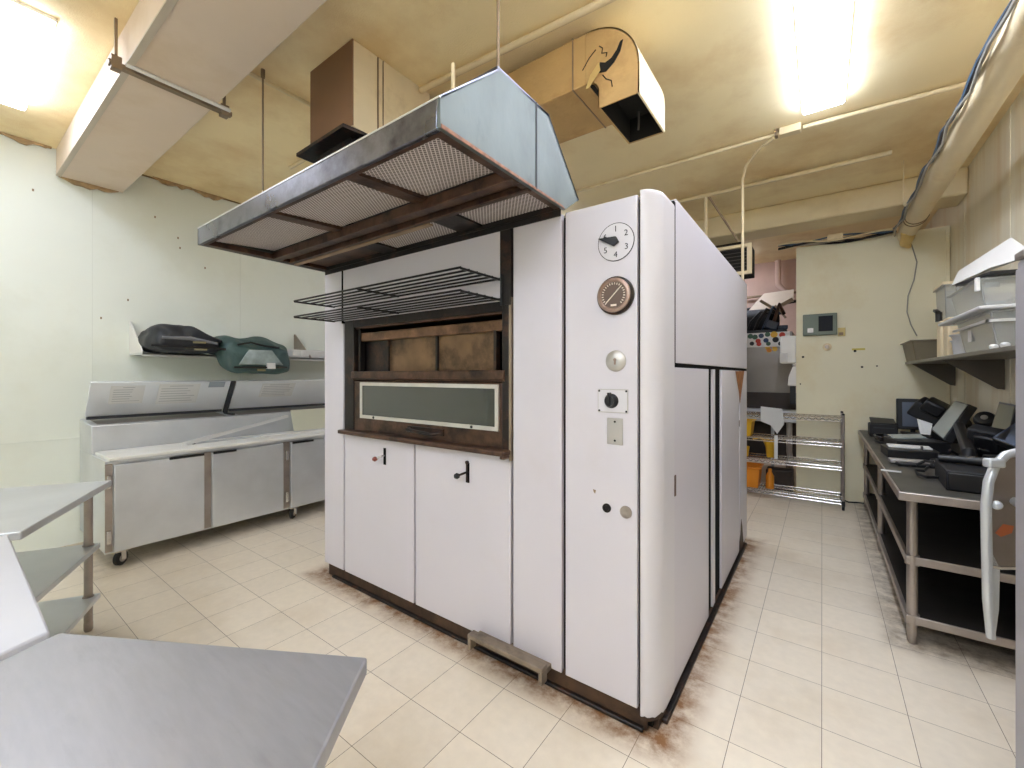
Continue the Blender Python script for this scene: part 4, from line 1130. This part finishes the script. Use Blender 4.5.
# dark terminal turned away
d = dev('turned_terminal', 'black terminal turned away beside the pale touch terminal', 'terminal', (.95, 4.38))
part('case', MB().obox((.95, 4.38, TT + .16), (.20, .09, .22), (24, 8, -34)), BLACKM, d, bev=.012)
part('back_cover', MB().obox((.925, 4.32, TT + .15), (.13, .05, .14), (24, 8, -34)), BLACK, d, bev=.012)
part('foot', MB().obox((.95, 4.38, TT + .02), (.18, .16, .038), (0, 0, -34)), BLACK, d, bev=.01)
part('port_strip', MB().obox((.90, 4.285, TT + .12), (.06, .004, .012), (24, 8, -34)), CHROME, d)
d = dev('round_speaker', 'round black speaker puck raised near the tan wall', 'speaker', (1.0, 4.72))
part('puck', MB().lathe([(.0, -.03), (.055, -.03), (.065, 0), (.052, .03), (0, .036)], (1.0, 4.72, TT + .30), (-.3, -.75, .5), 26), BLACK, d)
part('cone', MB().lathe([(.02, .034), (.015, .04), (0, .04)], (1.0, 4.72, TT + .30), (-.3, -.75, .5), 16), SILVER, d)
part('stem', MB().tube([(1.0, 4.74, TT + .02), (1.0, 4.74, TT + .28)], .02, 12).box((.93, 4.66, TT), (1.07, 4.81, TT + .025)), BLACK, d)
# two screens near the viewer end
d = dev('leaning_screen', 'thin black framed dead screen leaning back against the tan wall', 'monitor', (1.03, 3.85))
qa = [at_d(*a) for a in ((988, 437, 3.02), (999, 401.5, 3.15), (1017, 405, 2.95), (1008, 440, 2.82))]
nrm = (qa[1] - qa[0]).cross(qa[3] - qa[0]).normalized()
if nrm.dot(Vector((0, 0, EYE)) - qa[0]) > 0:
    nrm = -nrm
part('case', MB().prism(qa, nrm * .025), BLACK, d, bev=.004)
cen = sum(qa, Vector()) / 4
part('screen', MB().prism([cen + (p - cen) * .88 for p in qa], nrm * -.003), mat('greenish_reflecting_screen', (126, 126, 110), .2), d)  # grey-green reflection put into the screen colour
part('prop', MB().tube([cen + nrm * .02, (1.02, cen.y + .03, TT + .02)], .02, 10).obox((1.0, cen.y, TT + .012), (.16, .20, .022)), BLACK, d)
d = dev('low_screen', 'wide black terminal with bluish screen lying low in front of the leaning screen', 'monitor', (.95, 3.45))
qa = [at_d(*a) for a in ((992, 438, 2.72), (1017, 422, 2.72), (1030, 446, 2.42), (1012, 449, 2.42))]
qa = [at_d(*a) for a in ((991, 438, 2.76), (1019, 420, 2.80), (1040, 438, 2.52), (1017, 448, 2.46))]
nrm = (qa[1] - qa[0]).cross(qa[3] - qa[0]).normalized()
if nrm.dot(Vector((0, 0, EYE)) - qa[0]) > 0:
    nrm = -nrm
part('case', MB().prism(qa, nrm * .05), BLACK, d, bev=.006)
cen = sum(qa, Vector()) / 4
part('screen', MB().prism([cen + (p - cen) * .92 for p in qa], nrm * -.003), SCREENB, d)
part('foot', MB().obox((cen.x + .0, cen.y + .03, TT + .06), (.2, .2, .12), (0, 0, 20)).tube([(cen.x, cen.y + .03, TT + .1), cen + nrm * .03], .03, 10), BLACK, d, bev=.01)
# loose black cables
for i, pl in enumerate(([(962, 462, .05), (970, 458, .09), (980, 455, .07), (988, 460, .05)], [(950, 450, .06), (958, 455, .05), (968, 450, .08), (976, 446, .07)])):
    pts = [at_d(x, y, 3.0 + .02 * k) for k, (x, y, _) in enumerate(pl)]
    pts = [Vector((p.x, p.y, max(p.z, TT + .02))) for p in pts]
    solo('loose_cable', ['loose black cable looping behind the cash drawer', 'short black cable hanging below the touch terminal'][i], 'cable', MB().tube(pts, .009, 6), BLACK, pts[0])

# ------------------------------------------------------------------ shelf with bins on the tan wall
bs = thing('bin_shelf', 'steel wall shelf with triangular brackets above the electronics table', 'shelf', (.93, 4.8, 1.64))
part('shelf_board', MB().box((.75, 2.3, 1.618), (1.105, 6.42, 1.645)), mat('grey_shelf_steel', (132, 128, 118), .45, .6, var=.15, vscale=4), bs, bev=.004)
part('rear_lip', MB().box((1.09, 2.3, 1.645), (1.105, 6.42, 1.70)), STEELD, bs)
for yy in (3.0, 4.74, 6.19):
    part('shelf_bracket', MB().prism([(1.105, yy, 1.618), (.77, yy, 1.618), (.80, yy, 1.60), (1.07, yy, 1.395), (1.105, yy, 1.39)], (0, .022, 0)), mat('bracket_grey', (104, 98, 90), .5, .5) if yy == 3.0 else MATS['bracket_grey'], bs, bev=.002)

def tub(par, x0, x1, y0, y1, z0, z1, m, tap=.03, rim=.018, wall=.006, name='tub'):
    mb = MB()
    def ring(i, z, e):
        return [(x0 + i + e, y0 + i + e, z), (x1 - i - e, y0 + i + e, z), (x1 - i - e, y1 - i - e, z), (x0 + i + e, y1 - i - e, z)]
    mb.loft([ring(tap, z0, 0), ring(0, z1 - .012, 0), ring(-rim, z1 - .012, 0), ring(-rim, z1, 0), ring(0, z1, wall), ring(tap, z0 + wall, wall)], caps=False)
    mb.bm.faces.new([mb.bm.verts.new(p) for p in ring(tap, z0, 0)][::-1])
    mb.bm.faces.new([mb.bm.verts.new(p) for p in ring(tap, z0 + wall, wall)])
    return part(name, mb, m, par, bev=.004)
SZ = 1.6455
d = thing('grey_bus_tub', 'open grey brown bus tub at the back wall end of the bin shelf', 'tub', (.88, 6.05, SZ))
tub(d, .72, 1.06, 5.72, 6.36, SZ, SZ + .20, TUBG)
part('label', MB().box((.748, 6.12, SZ + .07), (.751, 6.18, SZ + .12)), PAPER, d)
d = thing('tall_clear_container', 'tall clear container with lid standing between the tub and the totes', 'container', (.95, 5.25, SZ))
tub(d, .84, 1.06, 5.08, 5.42, SZ, SZ + .62, CLEAR, tap=.02)
part('lid', MB().box((.825, 5.06, SZ + .62), (1.075, 5.44, SZ + .645)), BEIGE, d, bev=.006)
d = thing('beige_jug', 'beige rectangular drink dispenser with black spout on the bin shelf', 'jug', (.87, 4.86, SZ))
part('body', MB().box((.795, 4.70, SZ), (.95, 4.86, SZ + .31)), BEIGE, d, bev=.012)
part('spout', MB().cyl((.79, 4.98, SZ + .30), (.79, 4.98, SZ + .38), .022, 12).obox((.78, 5.0, SZ + .39), (.03, .10, .02), (15, 0, 0)), BLACK, d)
part('side_tank', MB().box((.785, 4.90, SZ), (.86, 5.03, SZ + .30)), BEIGE, d, bev=.01)
d = thing('steel_insert_pans', 'small stack of steel insert pans beside the lower clear tote', 'pan', (.83, 4.45, SZ))
part('pan', MB().lathe([(.05, 0), (.062, .10), (.07, .10), (.07, .108), (0, .108)], (.835, 4.46, SZ), (0, 0, 1), 20), STEEL, d)
part('pan', MB().lathe([(.054, .108), (.064, .14), (.074, .14), (.074, .15), (0, .15)], (.835, 4.46, SZ), (0, 0, 1), 20), STEEL, d)
d = thing('lower_clear_tote', 'large cloudy clear food tote at the bottom of the stack on the bin shelf', 'tote', (.91, 3.88, SZ))
tub(d, .77, 1.07, 3.55, 4.27, SZ, SZ + .22, CLEAR, tap=.035, rim=.02)
part('label', MB().box((.781, 3.98, SZ + .07), (.784, 4.06, SZ + .15)), PAPER, d)
part('rim_band', MB().box((.75, 3.53, SZ + .155), (.762, 4.29, SZ + .17)).box((.75, 3.53, SZ + .155), (1.08, 3.542, SZ + .17)), CLEARL, d)
d = solo('tote_lid', 'large frosted lid lying between the two stacked clear totes', 'lid', MB().prism([(.715, 3.50, SZ + .225), (1.085, 3.50, SZ + .225), (1.085, 4.55, SZ + .225), (.715, 4.55, SZ + .225)], (0, 0, .022)), CLEARL, (.9, 4.0, SZ + .225), bev=.008)
UZ = SZ + .249
d = thing('upper_clear_tote', 'large clear tote with kitchen ware inside on top of the frosted lid', 'tote', (.91, 4.1, UZ))
tub(d, .765, 1.07, 3.72, 4.42, UZ, UZ + .185, CLEAR, tap=.03, rim=.02)
part('label', MB().box((.79, 3.735, UZ + .13), (.85, 3.738, UZ + .16)), PAPER, d)
part('clip', MB().box((.745, 3.70, UZ + .11), (.765, 3.735, UZ + .19)), WHITEP, d, bev=.004)
R.seed(8)
for i in range(3):
    yy = 3.86 + .17 * i
    solo('steel_ladle', ['steel ladle lying in the near end of the upper clear tote', 'steel ladle lying in the middle of the upper clear tote', 'steel ladle lying in the far end of the upper clear tote'][i], 'ladle',
         MB().lathe([(0, -.03), (.03, -.02), (.042, .01), (.038, .01), (0, -.02)], (.86 + .04 * i, yy, UZ + .045), (0, 0, 1), 14).tube([(.88 + .04 * i, yy, UZ + .05), (.99, yy + .03, UZ + .09)], .006, 6), STEEL, (.86, yy, UZ + .01))
d = solo('black_tray', 'thin black tray edge sticking out under the white foam sheet', 'tray', MB().obox((.90, 3.86, UZ + .202), (.30, .38, .02), (0, 0, 12)), BLACK, (.9, 3.86, UZ + .19), bev=.004)
q = [at_d(*a) for a in ((951, 286, 3.05), (957, 273, 3.1), (1009, 240, 2.62), (1032, 256, 2.42), (990, 268, 2.62))]
d = solo('white_foam_sheet', 'big white foam sheet tilted on top of the stacked totes', 'sheet', MB().prism(q, (.012, .006, .02)), WHITEP, (q[4].x, q[4].y, UZ + .2), bev=.006)
d = solo('crumpled_bag', 'small crumpled white plastic bag at the end of the foam sheet', 'bag', MB().lathe([(0, 0), (.06, .0), (.075, .05), (.05, .10), (.02, .12), (0, .12)], (.86, 4.40, UZ + .186), (.1, .1, 1), 9), CLEARL, (.86, 4.4, UZ + .186))
for i, yy in enumerate((3.50, 3.32)):
    solo('clear_cup', ['crushed clear wrap on the shelf edge below the lower tote', 'crumpled clear wrap on the shelf edge nearest the grey cabinet'][i], 'wrap', MB().lathe([(.0, 0), (.016, .0), (.02, .015), (.014, .025), (0, .028)], (.775, yy, SZ), (0, .1, 1), 8), CLEARL, (.785, yy, SZ))

# ------------------------------------------------------------------ chrome wire rack before the back wall
rk = thing('wire_shelving', 'chrome four tier wire shelving unit before the back opening', 'rack', (-.4, 6.1, 0))
KX0, KX1, KY0, KY1 = -1.05, .19, 5.95, 6.36
for z in (1.015, .735, .475, .10):
    m = MB()
    for yy in (KY0, KY1):
        m.tube([(KX0, yy, z), (KX1, yy, z)], .0055, 6).tube([(KX0, yy, z - .032), (KX1, yy, z - .032)], .0055, 6)
        n = 40
        m.tube([(KX0 + (KX1 - KX0) * k / n, yy, z - (.030 if k % 2 else .003)) for k in range(n + 1)], .0045, 4)
    for xx in (KX0, KX1):
        m.tube([(xx, KY0, z), (xx, KY1, z)], .0055, 6).tube([(xx, KY0, z - .032), (xx, KY1, z - .032)], .0055, 6)
    for k in range(1, 46):
        xx = KX0 + (KX1 - KX0) * k / 46
        m.tube([(xx, KY0, z + .002), (xx, KY1, z + .002)], .0035, 4)
    for yy in (6.08, 6.22):
        m.tube([(KX0, yy, z - .004), (KX1, yy, z - .004)], .0045, 5)
    part('wire_shelf', m, CHROME, rk)
for xx in (KX0, KX1):
    for yy in (KY0, KY1):
        p_ = part('post', MB().cyl((xx, yy, .10), (xx, yy, 1.06), .0125, 12), STEELD, rk)
        part('post_cap', MB().lathe([(.014, 0), (.014, .012), (.006, .018), (0, .018)], (xx, yy, 1.055), (0, 0, 1), 12), BLACK, p_)
        part('caster_wheel', MB().lathe([(0, -.012), (.036, -.012), (.040, 0), (.036, .012), (0, .012)], (xx, yy, .040), (1, 0, 0), 18).box((xx - .016, yy - .02, .05), (xx + .016, yy + .02, .105)), RUBBER, p_)
for zc in (1.0, .72, .46, .085):
    pass
# things beyond the opening
mc = thing('steel_machine', 'grey steel kitchen machine beyond the back opening with sticker strip', 'machine', (-.9, 7.4, 0))
part('cabinet', MB().box((-1.7, 7.2, .55), (-.34, 7.9, 2.12)), GREYSS, mc, bev=.006)
part('lower_ledge', MB().box((-1.7, 7.12, .50), (-.30, 7.9, .55)), STEEL, mc, bev=.005)
stp = part('sticker_strip', MB().box((-1.5, 7.19, 1.91), (-.37, 7.22, 2.12)), WHITEP, mc)
R.seed(14)
for k, (sx, sz, r, mm) in enumerate(((-.86, 2.075, .036, GRN), (-.80, 2.06, .036, GRN), (-.72, 2.075, .034, BLU), (-.64, 2.09, .034, GRN), (-.56, 2.085, .045, YEL), (-.46, 2.075, .038, RED), (-.76, 2.0, .034, RED), (-.66, 2.005, .034, BLU), (-.54, 2.01, .04, NUM), (-.84, 1.965, .03, NUM), (-.75, 1.955, .032, RED), (-.63, 1.955, .03, GRN), (-.48, 1.95, .03, NUM))):
    part('round_sticker', MB().lathe([(r, 0), (r, .003), (r * .6, .004), (0, .004)], (sx, 7.19, sz), (0, -1, 0), 16), mm, stp)
for k, (sx, sz, mm) in enumerate(((-.64, 1.90, YEL), (-.56, 1.92, YEL), (-.62, 1.86, ORA), (-.55, 1.875, YEL))):
    part('yellow_sticker', MB().lathe([(.035, 0), (.035, .003), (0, .003)], (sx, 7.20, sz), (0, -1, 0), 7), mm, mc)
part('stand_leg', MB().box((-1.66, 7.25, 0), (-1.60, 7.31, .5)).box((-.42, 7.25, 0), (-.36, 7.31, .5)).box((-1.66, 7.80, 0), (-1.60, 7.86, .5)).box((-.42, 7.80, 0), (-.36, 7.86, .5)), STEELD, mc)
mt = thing('black_motor', 'black motor assembly with belts sitting on top of the steel machine', 'motor', (-.7, 7.5, 2.12))
part('drum', MB().tube([(-1.2, 7.55, 2.32), (-.62, 7.55, 2.32)], .19, 24), BLACKM, mt)
part('mount', MB().box((-1.25, 7.3, 2.125), (-.42, 7.8, 2.17)), BLACK, mt)
for k in range(4):
    part('hose', MB().tube([(-.92 + .1 * k, 7.34, 2.17), (-.86 + .1 * k, 7.26, 2.30), (-.74 + .08 * k, 7.28, 2.44 + .03 * k), (-.60 + .05 * k, 7.4, 2.40)], .018 + .006 * (k % 2), 8), [BLACK, SOOTSHADE, BLUDK, RUST][k], mt)
part('control_lump', MB().obox((-.60, 7.28, 2.23), (.16, .12, .12), (0, 20, 10)).obox((-.46, 7.30, 2.19), (.12, .1, .06), (0, 0, 8)), BLUDK, mt, bev=.012)
part('pulley', MB().lathe([(.16, 0), (.16, .05), (.05, .06), (0, .06)], (-.60, 7.50, 2.33), (1, -.2, 0), 20), GAP, mt)
part('arm', MB().obox((-.62, 7.42, 2.52), (.34, .04, .04), (0, 38, 0)).obox((-.50, 7.44, 2.44), (.24, .03, .03), (0, 55, 0)).obox((-.44, 7.46, 2.56), (.22, .05, .05), (0, -28, 0)), BRACKET, mt)
solo('white_awning_sheet', 'creased pale sheet fixed above the black motor beyond the opening', 'sheet', MB().prism([(-1.0, 7.75, 2.48), (-.35, 7.75, 2.62), (-.35, 7.85, 2.82), (-.75, 7.85, 2.80)], (0, .02, 0)), DUCTP, (-.7, 7.8, 2.5))
pipe('vertical pinkish drain pipe on the far wall beyond the opening', [(-.60, 8.45, ZC - .02), (-.60, 8.45, 3.02), (-.50, 8.45, 2.9), (-.36, 8.45, 2.78)], .045, PINK, name='drain_pipe')
pipe('horizontal brown pipe crossing the far wall beyond the opening', [(-1.3, 8.5, 2.86), (-.3, 8.5, 2.88)], .02, BRACKET, name='wall_pipe')
pipe('dark horizontal pipe crossing lower on the far wall above the motor', [(-1.2, 8.2, 2.60), (-.3, 8.0, 2.66)], .025, SOOTSHADE, name='wall_pipe')
td = thing('towel_dispenser', 'white paper towel dispenser at the edge of the back opening', 'dispenser', (-.33, 6.5, 1.645))
part('case', MB().box((-.437, 6.45, 1.645), (-.256, 6.56, 2.0)), WHITEP, td, bev=.02)
part('panel', MB().box((-.437, 6.442, 1.66), (-.355, 6.452, 1.78)), SILVER, td)
part('bracket', MB().box((-.30, 6.452, 1.62), (-.256, 6.54, 1.645)), SILVER, td)
sd = thing('soap_dispenser', 'white soap dispenser below the towel dispenser', 'dispenser', (-.31, 6.5, 1.13))
part('case', MB().prism([(-.355, 6.45, 1.36), (-.256, 6.45, 1.36), (-.256, 6.45, 1.61), (-.30, 6.45, 1.61), (-.345, 6.45, 1.48)], (0, .09, 0)), WHITEP, sd, bev=.012)
part('nozzle', MB().box((-.33, 6.46, 1.13), (-.27, 6.53, 1.36)), BLACK, sd)
sk = thing('mop_sink', 'low steel sink with grey drain trap behind the wire shelving', 'sink', (-.5, 7.0, 0))
part('basin', MB().box((-.95, 6.78, .86), (-.27, 7.08, 1.02)), STEEL, sk, bev=.01)
part('drain_trap', MB().tube([(-.36, 6.9, .86), (-.36, 6.9, .45), (-.34, 6.9, .32), (-.30, 6.9, .30), (-.275, 6.9, .38)], .035, 12), SILVER, sk)
part('sink_leg', MB().cyl((-.90, 6.85, 0), (-.90, 6.85, .86), .02).cyl((-.55, 6.85, 0), (-.55, 6.85, .86), .02), STEEL, sk)
part('backsplash', MB().box((-.95, 7.08, .30), (-.27, 7.095, 1.25)), DARKBR, sk)
yb = thing('yellow_mop_wringer', 'yellow plastic mop wringer on the wire shelving', 'wringer', (-.66, 6.15, .48))
part('funnel', MB().lathe([(.04, .0), (.05, .12), (.085, .22), (.09, .22), (0, .20)], (-.52, 6.15, .482), (0, 0, 1), 16), YEL, yb)
part('handle', MB().tube([(-.52, 6.1, .69), (-.62, 6.08, .72), (-.70, 6.1, .70)], .012, 8), YEL, yb)
ob = thing('orange_crate', 'orange plastic crate on the bottom tier of the wire shelving', 'crate', (-.80, 6.15, .105))
tub(ob, -.98, -.62, 6.0, 6.32, .105, .36, ORA, tap=.02)
yc = thing('yellow_bin', 'yellow plastic bin on the upper middle tier of the wire shelving', 'bin', (-.85, 6.15, .74))
tub(yc, -1.0, -.70, 6.0, 6.30, .74, .93, YEL, tap=.02)
solo('yellow_cup', 'yellow cup on the tier below the yellow bin', 'cup', MB().lathe([(.05, 0), (.065, .12), (.06, .12), (0, .02)], (-.80, 6.08, .48), (0, 0, 1), 16), YEL, (-.8, 6.08, .48))
solo('orange_bottle', 'small orange bottle beside the orange crate on the bottom tier', 'bottle', MB().lathe([(.045, 0), (.045, .15), (.02, .2), (.02, .24), (0, .24)], (-.52, 6.12, .105), (0, 0, 1), 14), ORA, (-.52, 6.12, .105))
solo('hanging_plastic_sheet', 'pale plastic sheet draped over the top tier of the wire shelving', 'sheet', MB().prism([(-.60, 5.93, 1.12), (-.38, 5.93, 1.10), (-.36, 5.93, .92), (-.43, 5.93, .80), (-.50, 5.93, .90), (-.60, 5.93, .94)], (0, .012, 0)), CLEARL, (-.5, 5.93, 1.02), bev=.003)
solo('white_post_label', 'white paper strip hanging from the middle tier of the wire shelving', 'label', MB().box((-.46, 5.938, .50), (-.425, 5.943, .78)), PAPER, (-.44, 5.94, .5))
solo('grey_pipe_box', 'dusty grey box behind the bottom tier of the wire shelving', 'box', MB().box((-.60, 6.5, 0), (-.30, 6.74, .26)), DARKBR, (-.45, 6.6, 0), bev=.01)
fc = [(.17, 6.39, .03), (.25, 6.36, .008), (.33, 6.40, .008), (.45, 6.41, .008)]
solo('floor_cable', 'thin black cable on the floor along the foot of the back wall', 'cable', MB().tube(fc, .008, 6), BLACKW, fc[0])

# ------------------------------------------------------------------ close grey cabinet and steel guard at the picture edge
gc = thing('grey_cabinet', 'tall grey metal cabinet at the edge of the picture near the viewer', 'cabinet', (.78, 1.6, 0))
part('body', MB().box((.485, 1.25, .06), (1.06, 1.975, 1.85)), GREYCAB, gc, bev=.01)
part('plinth', MB().box((.51, 1.28, 0), (1.05, 1.95, .06)), BLACKM, gc)
part('top_hinge', MB().box((.478, 1.90, 1.85), (.52, 1.97, 1.872)), STEELD, gc, bev=.004)
part('door', MB().box((.477, 1.27, .09), (.485, 1.955, 1.82)), GREYCAB, gc, bev=.003)
sg = thing('steel_guard', 'curved stainless steel guard plate standing beside the grey cabinet', 'guard', (.5, 2.1, .6))
def gq(x, y, d=1.46):
    return at_d(x, y, d)
plate = [gq(990, 566), gq(988, 500), gq(991, 478), gq(998, 463), (gq(1008, 456)), gq(1022, 453), gq(1040, 456), gq(1045, 566)]
part('plate', MB().prism(plate, ray(1000, 500).normalized() * .012), mat('reflective_plate', (150, 140, 134), .28, .85, var=.15, vscale=5), sg)
rim = [gq(991, 638), gq(988, 600), gq(986.5, 540), gq(986, 505), gq(988.5, 482), gq(995, 465), gq(1006, 455), gq(1022, 451)]
part('rim', MB().tube(rim, [.012, .014, .014, .014, .014, .014, .014, .014], 12), STEEL, sg)
part('strap', MB().prism([gq(987, 540), gq(1000, 566), gq(999, 610), gq(995, 640), gq(991, 640), gq(986.5, 600)], ray(1000, 500).normalized() * .02), STEEL, sg, bev=.004)
pv_ = gq(996.5, 505)
part('rivet', MB().lathe([(.016, 0), (.014, .01), (0, .014)], pv_, -ray(997, 505), 14), STEEL, sg)
part('lower_edge', MB().tube([gq(990, 566), gq(1000, 568), gq(1020, 568)], .006, 8), CHROME, sg)
part('reflection', MB().prism([gq(995, 533, 1.458), gq(1003, 524, 1.458), (gq(1014, 526, 1.458)), gq(1012, 533, 1.458), gq(1001, 537, 1.458)], ray(1000, 530).normalized() * .002), ORANGE_REFL, sg, label='painted orange smear on the plate')  # reflection of something red painted as a coloured patch
part('latch', MB().obox(gq(994, 463, 1.44), (.05, .03, .03), (0, 0, 30)), STEEL, sg, bev=.006)
part('mount', MB().tube([gq(1012, 500, 1.47), Vector((.56, 1.99, 1.05))], .014, 10), STEEL, sg)

# ------------------------------------------------------------------ camera and look
cam = bpy.data.cameras.new('camera')
co = bpy.data.objects.new('camera', cam)
C.objects.link(co)
co.location = (0, 0, EYE)
co.rotation_euler = (PI / 2, 0, YAW)
cam.sensor_fit = 'HORIZONTAL'
cam.sensor_width = 36
cam.lens = 36 * F / 1024
cam.shift_y = -(384 - CY) / 1024
cam.clip_start = .02
SC.camera = co
w = bpy.data.worlds.new('world')
SC.world = w
w.use_nodes = True
w.node_tree.nodes['Background'].inputs[0].default_value = (.8, .85, 1, 1)
w.node_tree.nodes['Background'].inputs[1].default_value = .05
vs = SC.view_settings
vs.view_transform = 'Standard'
vs.look = 'None'
vs.gamma = 1
vs.use_curve_mapping = False
vs.exposure = 1.46
SC.cycles.use_denoising = True
SC.cycles.max_bounces = 12
SC.cycles.diffuse_bounces = 7
SC.cycles.glossy_bounces = 5
SC.cycles.transmission_bounces = 10
SC.cycles.sample_clamp_indirect = 6
